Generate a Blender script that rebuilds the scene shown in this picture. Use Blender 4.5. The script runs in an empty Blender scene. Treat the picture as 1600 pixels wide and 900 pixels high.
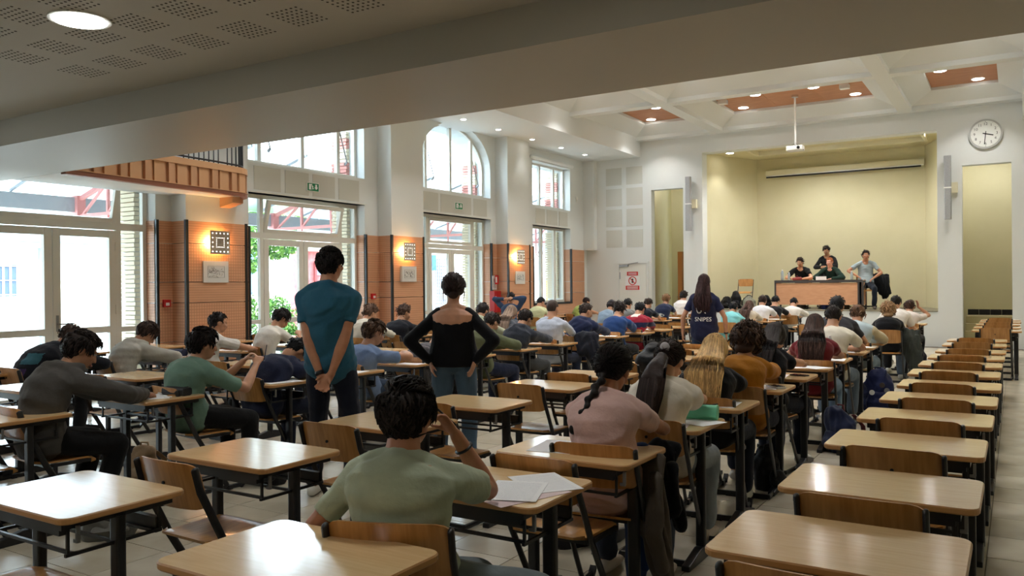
import bpy, bmesh, math, random, zlib
import numpy as np
from mathutils import Vector, Matrix, Euler
from mathutils.bvhtree import BVHTree
random.seed(7)
rng = np.random.default_rng(7)
scene = bpy.context.scene
COL = scene.collection
PI = math.pi

# ---------------------------------------------------------------- camera
cam_d = bpy.data.cameras.new('camera'); cam = bpy.data.objects.new('camera', cam_d); COL.objects.link(cam)
F_PX, YAW, PITCH, ROLL = 1272.58, 0.555414546, -0.00322279319, -0.00922416872
cam_d.sensor_fit = 'HORIZONTAL'; cam_d.sensor_width = 36.0; cam_d.lens = F_PX/1600*36.0
cam_d.clip_start = 0.05; cam_d.clip_end = 300
def _cammat():
    c, s = math.cos(YAW), math.sin(YAW)
    M = np.array([[c, s, 0], [0, 0, -1], [-s, c, 0]])
    cp, sp = math.cos(PITCH), math.sin(PITCH)
    P = np.array([[1, 0, 0], [0, cp, sp], [0, -sp, cp]])
    cr, sr = math.cos(ROLL), math.sin(ROLL)
    Q = np.array([[cr, -sr, 0], [sr, cr, 0], [0, 0, 1]])
    return Q @ P @ M
CM = _cammat()   # rows: right, down, forward in world axes
m3 = Matrix(((CM[0][0], -CM[1][0], -CM[2][0]), (CM[0][1], -CM[1][1], -CM[2][1]), (CM[0][2], -CM[1][2], -CM[2][2])))
cam.matrix_world = Matrix.Translation((0, 0, 1.55)) @ m3.to_4x4()
scene.camera = cam
def px_size(x, y, z=0.0):
    c = CM @ (np.array([x, y, z]) - np.array([0, 0, 1.55]))
    return (800+F_PX*c[0]/c[2], 450+F_PX*c[1]/c[2], c[2])

# ---------------------------------------------------------------- sky, exposure, daylight
world = bpy.data.worlds.new('sky'); scene.world = world; world.use_nodes = True
wn = world.node_tree; wn.nodes.clear()
wo = wn.nodes.new('ShaderNodeOutputWorld'); wb = wn.nodes.new('ShaderNodeBackground')
wtc = wn.nodes.new('ShaderNodeTexCoord'); wsx = wn.nodes.new('ShaderNodeSeparateXYZ'); wr = wn.nodes.new('ShaderNodeValToRGB')
wn.links.new(wtc.outputs['Generated'], wsx.inputs[0]); wn.links.new(wsx.outputs['Z'], wr.inputs[0])
wr.color_ramp.elements[0].position = 0.0; wr.color_ramp.elements[0].color = (0.80, 0.91, 1.0, 1)
wr.color_ramp.elements[1].position = 0.9; wr.color_ramp.elements[1].color = (0.66, 0.83, 1.0, 1)
wn.links.new(wr.outputs[0], wb.inputs[0]); wn.links.new(wb.outputs[0], wo.inputs[0])
SKY = 7.0
wb.inputs[1].default_value = SKY
scene.view_settings.view_transform = 'Standard'; scene.view_settings.look = 'None'
scene.view_settings.gamma = 1.0; scene.view_settings.use_curve_mapping = False
scene.view_settings.exposure = 0.9
scene.cycles.use_denoising = True
scene.cycles.max_bounces = 8; scene.cycles.diffuse_bounces = 5; scene.cycles.glossy_bounces = 3
scene.cycles.transmission_bounces = 4; scene.cycles.transparent_max_bounces = 8
scene.cycles.sample_clamp_indirect = 6.0
scene.cycles.caustics_reflective = False; scene.cycles.caustics_refractive = False
LAMP = 1.55
def portal(name, loc, size, rot):
    l = bpy.data.lights.new(name, 'AREA'); l.shape = 'RECTANGLE'; l.size = size[0]; l.size_y = size[1]
    l.cycles.is_portal = True
    o = bpy.data.objects.new(name, l); o.location = loc; o.rotation_euler = rot; COL.objects.link(o); return o
for yc, w_, zc, h_ in [(0.95, 2.9, 1.6, 3.2), (6.07, 2.9, 1.6, 3.2), (10.62, 2.9, 1.6, 3.2), (15.18, 2.8, 1.6, 3.2), (19.6, 2.2, 2.1, 2.1),
                       (0.95, 2.9, 4.4, 1.7), (6.07, 2.9, 4.4, 1.7), (10.62, 2.9, 4.4, 1.7), (15.18, 2.8, 4.4, 1.7), (19.6, 2.2, 4.25, 1.2)]:
    portal('window_portal', (-11.75, yc, zc), (h_, w_), (0, -PI/2, 0))

# ---------------------------------------------------------------- helpers
def tag(o, label=None, cat=None, group=None, kind=None):
    if label: o['label'] = label
    if cat: o['category'] = cat
    if group: o['group'] = group
    if kind: o['kind'] = kind
    return o
def empty(name, loc=(0, 0, 0), rz=0.0, label=None, cat=None, group=None, kind=None):
    o = bpy.data.objects.new(name, None); COL.objects.link(o); o.location = loc; o.rotation_euler = (0, 0, rz)
    o.empty_display_size = 0.1
    return tag(o, label, cat, group, kind)
def copy_tree(o, loc=None, rz=None, label=None, parent=None, group=None):
    c = o.copy(); COL.objects.link(c)
    if parent is not None: c.parent = parent
    if loc is not None: c.location = loc
    if rz is not None: c.rotation_euler = (0, 0, rz)
    if label: c['label'] = label
    if group: c['group'] = group
    for ch in list(o.children): copy_tree(ch, parent=c)
    return c
class MB:
    def __init__(s): s.v = []; s.f = []; s.m = []; s.mi = 0
    def add(s, v, f):
        n = len(s.v); s.v += [tuple(p) for p in v]; s.f += [tuple(i+n for i in q) for q in f]; s.m += [s.mi]*len(f); return s
    def box(s, x0, x1, y0, y1, z0, z1):
        v = [(x, y, z) for z in (z0, z1) for y in (y0, y1) for x in (x0, x1)]
        return s.add(v, [(0, 2, 3, 1), (4, 5, 7, 6), (0, 1, 5, 4), (2, 6, 7, 3), (0, 4, 6, 2), (1, 3, 7, 5)])
    def bar(s, a, b, w, h=None, up=(0, 0, 1)):
        a = Vector(a); b = Vector(b); h = h or w; t = (b-a).normalized(); u = Vector(up)
        if abs(t.dot(u)) > .98: u = Vector((0, 1, 0))
        r = t.cross(u).normalized(); u = r.cross(t).normalized()
        v = [p + r*(w/2*i) + u*(h/2*j) for p in (a, b) for i, j in ((-1, -1), (1, -1), (1, 1), (-1, 1))]
        return s.add(v, [(0, 1, 2, 3)[::-1], (4, 5, 6, 7), (0, 1, 5, 4), (1, 2, 6, 5), (2, 3, 7, 6), (3, 0, 4, 7)])
    def loft(s, pts, rad, side=None, n=10, cap=True):
        pts = [Vector(p) for p in pts]; rad = [(r, r) if not isinstance(r, (tuple, list)) else r for r in rad]
        T = []
        for i in range(len(pts)):
            a = pts[max(i-1, 0)]; b = pts[min(i+1, len(pts)-1)]; t = (b-a)
            T.append(t.normalized() if t.length > 1e-9 else Vector((0, 0, 1)))
        if side is None:
            sd = Vector((1, 0, 0)) if abs(T[0].x) < .8 else Vector((0, 1, 0))
        else: sd = Vector(side)
        if cap:
            r0, r1 = rad[0], rad[-1]
            pts = [pts[0]-T[0]*min(r0)*.8, pts[0]-T[0]*min(r0)*.45] + pts + [pts[-1]+T[-1]*min(r1)*.45, pts[-1]+T[-1]*min(r1)*.8]
            rad = [(r0[0]*.45, r0[1]*.45), (r0[0]*.85, r0[1]*.85)] + rad + [(r1[0]*.85, r1[1]*.85), (r1[0]*.45, r1[1]*.45)]
            T = [T[0], T[0]] + T + [T[-1], T[-1]]
        V = []; k = len(pts)
        for p, (a, b), t in zip(pts, rad, T):
            x = sd - t*sd.dot(t)
            if x.length < 1e-5: x = t.orthogonal()
            x.normalize(); y = t.cross(x)
            sd = x
            for j in range(n):
                an = 2*PI*j/n; V.append(p + x*(a*math.cos(an)) + y*(b*math.sin(an)))
        Fc = [(i*n+j, i*n+(j+1) % n, (i+1)*n+(j+1) % n, (i+1)*n+j) for i in range(k-1) for j in range(n)]
        Fc.append(tuple(range(n))[::-1]); Fc.append(tuple((k-1)*n+j for j in range(n)))
        return s.add(V, Fc)
    def ell(s, c, r, R=None, nu=14, nv=9):
        c = Vector(c); V = [Vector((0, 0, r[2]))]
        for i in range(1, nv):
            ph = PI*i/nv
            for j in range(nu):
                th = 2*PI*j/nu; V.append(Vector((r[0]*math.sin(ph)*math.cos(th), r[1]*math.sin(ph)*math.sin(th), r[2]*math.cos(ph))))
        V.append(Vector((0, 0, -r[2])))
        if R is not None: V = [R @ v for v in V]
        V = [v+c for v in V]; Fc = []
        for j in range(nu): Fc.append((0, 1+j, 1+(j+1) % nu))
        for i in range(nv-2):
            for j in range(nu):
                a = 1+i*nu+j; b = 1+i*nu+(j+1) % nu; Fc.append((a, a+nu, b+nu, b))
        L = len(V)-1
        for j in range(nu): Fc.append((L, L-nu+(j+1) % nu, L-nu+j))
        return s.add(V, Fc)
    def prism(s, outline, axis, a0, a1):
        """outline list of (p,q); axis 'x': (p,q)->(y,z), 'y': (x,z), 'z': (x,y)"""
        def P(p, q, a): return (a, p, q) if axis == 'x' else (p, a, q) if axis == 'y' else (p, q, a)
        n = len(outline); V = [P(p, q, a0) for p, q in outline] + [P(p, q, a1) for p, q in outline]
        Fc = [tuple(range(n)), tuple(range(n, 2*n))[::-1]] + [(i, i+n, (i+1) % n+n, (i+1) % n) for i in range(n)]
        return s.add(V, Fc)
    def disc(s, c, r, axis='z', n=24, th=.01):
        c = Vector(c)
        o = [(r*math.cos(2*PI*i/n), r*math.sin(2*PI*i/n)) for i in range(n)]
        if axis == 'z': return s.prism([(c.x+p, c.y+q) for p, q in o], 'z', c.z-th/2, c.z+th/2)
        if axis == 'y': return s.prism([(c.x+p, c.z+q) for p, q in o], 'y', c.y-th/2, c.y+th/2)
        return s.prism([(c.y+p, c.z+q) for p, q in o], 'x', c.x-th/2, c.x+th/2)
    def mesh(s, name):
        me = bpy.data.meshes.new(name); me.from_pydata(s.v, [], s.f)
        if any(s.m): me.polygons.foreach_set('material_index', s.m)
        me.update(); return me
    def build(s, name, mats, parent=None, smooth=False, fix=True, bevel=0, angle=None):
        me = s.mesh(name)
        if fix or bevel:
            bm = bmesh.new(); bm.from_mesh(me)
            if fix: bmesh.ops.recalc_face_normals(bm, faces=bm.faces)
            if bevel: bmesh.ops.bevel(bm, geom=[e for e in bm.edges if e.calc_face_angle(0) > .6], offset=bevel, segments=2, profile=.6, affect='EDGES', clamp_overlap=True)
            bm.to_mesh(me); bm.free()
        for m in (mats if isinstance(mats, (list, tuple)) else [mats]): me.materials.append(m)
        if smooth: me.polygons.foreach_set('use_smooth', [True]*len(me.polygons))
        if angle: me.set_sharp_from_angle(angle=angle)
        o = bpy.data.objects.new(name, me); COL.objects.link(o)
        if parent is not None: o.parent = parent
        return o
def meshobj(name, me, parent=None, loc=None, rz=None):
    o = bpy.data.objects.new(name, me); COL.objects.link(o)
    if parent is not None: o.parent = parent
    if loc is not None: o.location = loc
    if rz is not None: o.rotation_euler = (0, 0, rz)
    return o
def rrect(x0, x1, y0, y1, r, n=5):
    P = []
    for cx, cy, a0 in ((x1-r, y1-r, 0), (x0+r, y1-r, 90), (x0+r, y0+r, 180), (x1-r, y0+r, 270)):
        for i in range(n+1):
            a = math.radians(a0+90*i/n); P.append((cx+r*math.cos(a), cy+r*math.sin(a)))
    return P
def textmesh(txt, size, depth=0.0, align='CENTER', sx=1.0):
    cu = bpy.data.curves.new('lettering', 'FONT'); cu.body = txt; cu.size = size; cu.extrude = depth; cu.align_x = align; cu.align_y = 'CENTER'
    cu.resolution_u = 3
    o = bpy.data.objects.new('tmp_text', cu); TSC.collection.objects.link(o)
    dg = _dg(); me = bpy.data.meshes.new_from_object(o.evaluated_get(dg))
    bpy.data.objects.remove(o); bpy.data.curves.remove(cu)
    if sx != 1.0:
        for v in me.vertices: v.co.x *= sx
    return me

# ---------------------------------------------------------------- materials
MATS = {}
def mat(name, color, rough=.6, spec=.5, metal=0.0, noise=None, bump=None, wave=None, coat=0.0, sheen=0.0, emit=None, strength=0.0, brick=None, scale3=None):
    if name in MATS: return MATS[name]
    m = bpy.data.materials.new(name); m.use_nodes = True; nt = m.node_tree; b = nt.nodes['Principled BSDF']
    b.inputs['Base Color'].default_value = (*color, 1); b.inputs['Roughness'].default_value = rough
    b.inputs['Specular IOR Level'].default_value = spec; b.inputs['Metallic'].default_value = metal
    b.inputs['Coat Weight'].default_value = coat; b.inputs['Coat Roughness'].default_value = .12
    b.inputs['Sheen Weight'].default_value = sheen
    tc = nt.nodes.new('ShaderNodeTexCoord'); mp = nt.nodes.new('ShaderNodeMapping'); nt.links.new(tc.outputs['Object'], mp.inputs[0])
    if scale3: mp.inputs['Scale'].default_value = scale3
    def mixc(fac, c0, c1):
        r = nt.nodes.new('ShaderNodeMix'); r.data_type = 'RGBA'; nt.links.new(fac, r.inputs[0])
        r.inputs[6].default_value = (*c0, 1); r.inputs[7].default_value = (*c1, 1); return r
    if noise:
        c2, sc = noise[0], noise[1]
        n = nt.nodes.new('ShaderNodeTexNoise'); n.inputs['Scale'].default_value = sc; n.inputs['Detail'].default_value = 5
        nt.links.new(mp.outputs[0], n.inputs['Vector'])
        cr = nt.nodes.new('ShaderNodeValToRGB'); cr.color_ramp.elements[0].position = .35; cr.color_ramp.elements[1].position = .68
        nt.links.new(n.outputs['Fac'], cr.inputs[0])
        x = mixc(cr.outputs[0], color, c2); nt.links.new(x.outputs[2], b.inputs['Base Color'])
    if wave:
        c2, sc, axis, dist = wave
        w = nt.nodes.new('ShaderNodeTexWave'); w.bands_direction = axis; w.inputs['Scale'].default_value = sc; w.inputs['Distortion'].default_value = dist
        w.inputs['Detail'].default_value = 2
        nt.links.new(mp.outputs[0], w.inputs['Vector'])
        x = mixc(w.outputs['Fac'], color, c2); nt.links.new(x.outputs[2], b.inputs['Base Color'])
    if bump:
        sc, st, ds = bump
        n = nt.nodes.new('ShaderNodeTexNoise'); n.inputs['Scale'].default_value = sc; n.inputs['Detail'].default_value = 4
        nt.links.new(mp.outputs[0], n.inputs['Vector'])
        bp = nt.nodes.new('ShaderNodeBump'); bp.inputs['Strength'].default_value = st; bp.inputs['Distance'].default_value = ds
        nt.links.new(n.outputs['Fac'], bp.inputs['Height']); nt.links.new(bp.outputs[0], b.inputs['Normal'])
    if emit: b.inputs['Emission Color'].default_value = (*emit, 1); b.inputs['Emission Strength'].default_value = strength
    MATS[name] = m; return m
def srgb(r, g, b):
    f = lambda c: (c/255/12.92 if c/255 <= .04045 else ((c/255+.055)/1.055)**2.4)
    return (f(r), f(g), f(b))
WHITEWALL = mat('painted_plaster_white', srgb(220, 223, 222), .75, .3, bump=(3, .05, .02))
CREAM = mat('painted_plaster_cream', srgb(222, 216, 188), .8, .25, bump=(3, .05, .02))
STAGEWALL = mat('stage_wall_paint', srgb(216, 209, 176), .8, .25, noise=(srgb(210, 203, 168), 1.2))
CEILP = mat('ceiling_paint', srgb(182, 176, 164), .7, .3)
BEAMP = mat('beam_paint', srgb(164, 158, 146), .5, .4)
COFFERP = mat('coffer_paint', srgb(222, 225, 225), .7, .3)
UPVC = mat('white_frame_enamel', srgb(222, 220, 212), .35, .5)
BLACKM = mat('black_painted_steel', srgb(22, 23, 27), .38, .5)
BLACKP = mat('black_plastic', srgb(18, 18, 20), .5, .4)
TILE = mat('floor_tile_glaze', srgb(186, 178, 160), .22, .5, noise=(srgb(170, 162, 144), 3.5), scale3=(1, 1, 1))
TILE2 = mat('floor_tile_glaze_pale', srgb(194, 186, 170), .25, .5, noise=(srgb(176, 168, 152), 2.7))
GROUT = mat('floor_grout', srgb(96, 88, 74), .8)
DESKTOP = mat('beech_laminate', srgb(232, 200, 152), .16, .5, noise=(srgb(223, 189, 139), 9), scale3=(.6, 6, 6), coat=.35)
DESKEDGE = mat('beech_edge_band', srgb(188, 140, 88), .35, .5)
PLY = mat('beech_plywood', srgb(204, 152, 88), .3, .5, noise=(srgb(176, 124, 66), 7), scale3=(6, .7, .7), coat=.3)
PLYB = mat('beech_plywood_upright', srgb(188, 136, 78), .32, .5, noise=(srgb(158, 108, 56), 8), scale3=(5, 1, .5), coat=.25)
CHROME = mat('bright_metal', (.7, .7, .7), .2, .5, 1.0)
STEEL = mat('grey_metal', srgb(150, 152, 155), .35, .5, .8)
PAPER = mat('white_paper', srgb(236, 237, 240), .8, .2)
GLASS = bpy.data.materials.new('window_glass'); GLASS.use_nodes = True
_n = GLASS.node_tree; _n.nodes.clear(); _o = _n.nodes.new('ShaderNodeOutputMaterial'); _x = _n.nodes.new('ShaderNodeMixShader')
_t = _n.nodes.new('ShaderNodeBsdfTransparent'); _g = _n.nodes.new('ShaderNodeBsdfGlossy'); _f = _n.nodes.new('ShaderNodeLayerWeight'); _p = _n.nodes.new('ShaderNodeMath'); _p.operation = 'POWER'; _p.inputs[1].default_value = 5; _a = _n.nodes.new('ShaderNodeMath'); _a.operation = 'MULTIPLY_ADD'; _a.inputs[1].default_value = .9; _a.inputs[2].default_value = .03
_t.inputs[0].default_value = (.93, .96, .96, 1); _g.inputs['Roughness'].default_value = .02; 
_n.links.new(_f.outputs['Facing'], _p.inputs[0]); _n.links.new(_p.outputs[0], _a.inputs[0]); _n.links.new(_a.outputs[0], _x.inputs[0]); _n.links.new(_t.outputs[0], _x.inputs[1]); _n.links.new(_g.outputs[0], _x.inputs[2]); _n.links.new(_x.outputs[0], _o.inputs[0])

def woodpanel(name, grid):
    m = bpy.data.materials.new(name); m.use_nodes = True; nt = m.node_tree; b = nt.nodes['Principled BSDF']
    b.inputs['Roughness'].default_value = .45
    g = nt.nodes.new('ShaderNodeNewGeometry'); sx = nt.nodes.new('ShaderNodeSeparateXYZ'); nt.links.new(g.outputs['Position'], sx.inputs[0])
    n = nt.nodes.new('ShaderNodeTexNoise'); n.inputs['Scale'].default_value = 2.2; n.inputs['Detail'].default_value = 6
    mp = nt.nodes.new('ShaderNodeMapping'); mp.inputs['Scale'].default_value = (1, 1, 9); nt.links.new(g.outputs['Position'], mp.inputs[0]); nt.links.new(mp.outputs[0], n.inputs['Vector'])
    r = nt.nodes.new('ShaderNodeMix'); r.data_type = 'RGBA'; r.inputs[6].default_value = (*srgb(214, 166, 132), 1); r.inputs[7].default_value = (*srgb(200, 146, 112), 1); nt.links.new(n.outputs[0], r.inputs[0])
    def lines(src, freq, duty):
        a = nt.nodes.new('ShaderNodeMath'); a.operation = 'MULTIPLY'; a.inputs[1].default_value = freq; nt.links.new(src, a.inputs[0])
        f = nt.nodes.new('ShaderNodeMath'); f.operation = 'FRACT'; nt.links.new(a.outputs[0], f.inputs[0])
        l = nt.nodes.new('ShaderNodeMath'); l.operation = 'LESS_THAN'; l.inputs[1].default_value = duty; nt.links.new(f.outputs[0], l.inputs[0]); return l.outputs[0]
    o = lines(sx.outputs['Z'], 27 if not grid else 22, .22)
    if grid:
        ad = nt.nodes.new('ShaderNodeMath'); ad.operation = 'ADD'; nt.links.new(sx.outputs['X'], ad.inputs[0]); nt.links.new(sx.outputs['Y'], ad.inputs[1])
        o2 = lines(ad.outputs[0], 22, .22)
        mx = nt.nodes.new('ShaderNodeMath'); mx.operation = 'MAXIMUM'; nt.links.new(o, mx.inputs[0]); nt.links.new(o2, mx.inputs[1]); o = mx.outputs[0]
    ml = nt.nodes.new('ShaderNodeMath'); ml.operation = 'MULTIPLY'; ml.inputs[1].default_value = .5; nt.links.new(o, ml.inputs[0])
    r2 = nt.nodes.new('ShaderNodeMix'); r2.data_type = 'RGBA'; nt.links.new(ml.outputs[0], r2.inputs[0]); nt.links.new(r.outputs[2], r2.inputs[6]); r2.inputs[7].default_value = (*srgb(150, 98, 68), 1)
    nt.links.new(r2.outputs[2], b.inputs['Base Color']); return m
WOODL = woodpanel('grooved_wood_panel_lines', False); WOODG = woodpanel('grooved_wood_panel_grid', True)
WOODC = mat('ceiling_wood_veneer', srgb(196, 138, 100), .5, .4, noise=(srgb(180, 120, 84), 2.5), scale3=(1, 5, 1))
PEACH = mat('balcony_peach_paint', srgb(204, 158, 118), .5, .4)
PEACHD = mat('balcony_peach_darker_board', srgb(196, 150, 114), .5, .4)  # slightly darker peach for the backing board and the narrow slats
LIGHTDISC = mat('lamp_diffuser', (1, 1, 1), .5, emit=(1, .97, .9), strength=14)
GRILLE = mat('acoustic_mesh', srgb(212, 212, 204), .7, .3, wave=(srgb(190, 190, 183), 30, 'Z', 0))
RED = mat('alarm_red', srgb(196, 30, 34), .4)
REDDARK = mat('cabinet_red', srgb(176, 22, 28), .4)
GREENS = mat('exit_sign_green', srgb(10, 130, 84), .4)
WHITEP = mat('white_plastic', srgb(235, 235, 232), .4)
def struct(o): o['kind'] = 'structure'; return o

# ---------------------------------------------------------------- room shell
XW, XP, XG, XO = -10.85, -10.5, -11.1, -11.62     # wall face, pilaster face, glazing plane, outer face
YS = 21.7                                          # stage wall plane
# floor: slab (grout) with tiles
fl = struct(MB().box(-11.62, 1.6, -3.2, 26, -.15, -.004).build('floor', GROUT))
TS, X0, Y0 = .4583, -1.53, 4.36
tiles = []
i0 = int(math.floor((-11.6-X0)/TS)); i1 = int(math.ceil((1.5-X0)/TS)); j0 = int(math.floor((-3-Y0)/TS)); j1 = int(math.ceil((21.6-Y0)/TS))
for i in range(i0, i1):
    for j in range(j0, j1):
        x, y = X0+TS*(i+.5), Y0+TS*(j+.5)
        if x < -10.85+TS/2-.05 and not (-11.5 < x): continue
        if x+TS/2 > 1.6 or y+TS/2 > 21.75: continue
        p = px_size(x, y)
        vis = p[2] > .6 and -60 < p[0] < 1660 and p[1] < 960
        tiles.append((0 if vis else 1, p[2] if vis else 99, x, y, i, j))
tiles.sort()
g = TS/2-.0028
tm = MB().box(-g, g, -g, g, -.006, 0).mesh('tile'); tm.materials.append(TILE)
tm2 = MB().box(-g, g, -g, g, -.006, .0004).mesh('tile_pale'); tm2.materials.append(TILE2)
for k, (a, d, x, y, i, j) in enumerate(tiles[:296]):
    meshobj('floor_tile', tm if (i*7+j*3) % 3 else tm2, fl, (x, y, 0))
rest = MB()
for a, d, x, y, i, j in tiles[296:]: rest.box(x-g, x+g, y-g, y+g, -.006, 0)
r_ = rest.build('far_tiles', TILE, fl, fix=False); r_['kind'] = 'stuff'

def wallbox(name, mats, *boxes, parent=None):
    m = MB()
    for b in boxes: m.box(*b)
    o = m.build(name, mats, parent)
    return o if parent else struct(o)
# left wall: bays (y0,y1, kind)
BAYS = [(-.5, 2.4, 'door'), (4.65, 7.48, 'door'), (9.2, 12.04, 'door'), (13.84, 16.53, 'door'), (18.55, 20.68, 'win')]
PIL = [(2.63, 3.75), (7.74, 8.86), (12.43, 13.45), (16.76, 17.8), (21.5, 21.8)]
ZS, ZD, ZT = 3.66, 3.15, 5.27
wl = MB(); y = -3.2
SPR = {9.2: (4.62, .62)}
for a, b, k in BAYS:
    wl.box(XO, XW, y, a, -.1, 5.75); y = b
    if k == 'door': wl.box(XO, XW, a, b, ZD, ZS)
    else: wl.box(XO, XW, a, b, ZD, ZS); wl.box(XO, XW, a, b, -.1, 1.06); wl.box(XO, XW, a, b, 4.85, 5.75)
    if k == 'door':
        n = 16; yc = (a+b)/2; hw = (b-a)/2; zs_, rs_ = SPR.get(a, (4.3, .97)); out = [(a, 5.75), (a, zs_)]
        for i in range(1, n): 
            t = PI*(1-i/n); out.append((yc+hw*math.cos(t), zs_+rs_*math.sin(t)))
        out += [(b, zs_), (b, 5.75)]
        for i in range(len(out)-3):
            p, q = out[i+1], out[i+2]
            wl.prism([(p[0], p[1]), (q[0], q[1]), (q[0], 5.75), (p[0], 5.75)], 'x', XO, XW)
wl.box(XO, XW, y, 26, -.1, 5.75)
wall_left = struct(wl.build('wall_left', WHITEWALL))
for a, b in PIL: wallbox('pilaster', WHITEWALL, (XW, XP, a, b, 2.56, 5.17), parent=wall_left)
# brick jambs outside the glazing (cream and pink bricks), one by one
bm_c = mat('cream_brick', srgb(226, 214, 190), .8); bm_p = mat('pink_brick', srgb(205, 140, 130), .8)
bme = MB().box(-.2, .2, -.05, .05, -.028, .028).mesh('brick'); bme.materials.append(bm_c)
bme2 = MB().box(-.2, .2, -.05, .05, -.028, .028).mesh('brick_pink'); bme2.materials.append(bm_p)
for a, b, k in BAYS[1:]:
    z = (.1 if k == 'door' else 1.2)
    while z < 5.0:
        if z < ZD-.05 or z > ZS+.05:
            up = z > ZS
            if not up or z < (4.6 if k == 'door' else 4.8):
                o = meshobj('brick', bme2 if (up and int(z*4) % 2) else bme, wall_left, (-11.44, b-.045+(.012 if int(z/.068) % 2 else 0), z))
        z += .068
# wainscot: wooden panels one by one with black corner strips
def panel(x0, x1, y0, y1):
    for z0, z1, mt in ((.02, .74, WOODL), (.75, 1.33, WOODG), (1.34, 1.64, WOODL), (1.65, 2.22, WOODG), (2.23, 2.56, WOODL)):
        MB().box(x0, x1, y0, y1, z0, z1).build('wood_panel', mt, wains)
wains = struct(empty('trim_1')); 
def strip(x0, x1, y0, y1, z0=0.0, z1=2.575): MB().box(x0, x1, y0, y1, z0, z1).build('black_strip', BLACKM, wains)
for n_, (a, b) in enumerate(PIL):
    if n_ < 4:
        panel(XW-.01, XP, a, b)                       # pilaster body clad
        strip(XP-.03, XP+.012, a-.012, a+.035); strip(XP-.03, XP+.012, b-.035, b+.012)
for n_, (a, b, k) in enumerate(BAYS):
    pn = PIL[n_][0]                                   # wall strip after the bay up to next pilaster
    if n_ < 4:
        panel(XW-.01, XW+.02, b+.03, pn); strip(XW-.02, XW+.035, b-.012, b+.03)
        panel(XG+.02, XW, b-.012, b+.01)
    pb = PIL[n_-1][1] if n_ else -3.2
    if a-pb > .12 and n_:
        panel(XW-.01, XW+.02, pb, a-.03); strip(XW-.02, XW+.035, a-.03, a+.012, 0 if k == 'door' else 1.0)
a, b, k = BAYS[4]
panel(XG+.02, XW, b-.002, b+.01)
MB().box(XW-.01, XW+.02, a-.03, b+.03, .02, .74).build('wood_panel', WOODL, wains)
MB().box(XW-.01, XW+.02, a-.03, b+.03, .75, 1.04).build('wood_panel', WOODG, wains)
strip(XW-.02, XW+.035, a-.03, b+.03, 1.02, 1.075); strip(XW-.02, XW+.035, b-.012, b+.035, 1.02)
for z0, z1, mt in ((.02, .74, WOODL), (.75, 1.33, WOODG), (1.34, 1.64, WOODL), (1.65, 2.22, WOODG), (2.23, 2.56, WOODL)):
    MB().box(XW-.01, XW+.02, b+.035, 21.5, z0, z1).build('wood_panel', mt, wains)
MB().box(XG, XW+.03, a, b, 1.03, 1.06).build('window_sill', UPVC, wall_left)
# acoustic grilles above the doors
for a, b, z0, z1 in [(9.32, 9.9, 3.2, 3.6), (10.0, 10.56, 3.2, 3.6), (10.66, 11.22, 3.2, 3.6), (11.32, 11.88, 3.2, 3.6), (13.9, 14.42, 3.2, 3.6), (14.52, 15.7, 3.2, 3.6), (15.8, 16.36, 3.2, 3.6),
                     (18.7, 19.2, 3.2, 3.6), (19.3, 19.9, 3.2, 3.6), (20.0, 20.5, 3.2, 3.6), (4.75, 5.4, 3.2, 3.6), (5.5, 6.6, 3.2, 3.6), (6.7, 7.3, 3.2, 3.6)]:
    MB().box(XW, XW+.006, a, b, z0, z1).build('acoustic_grille', GRILLE, wall_left)

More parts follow.
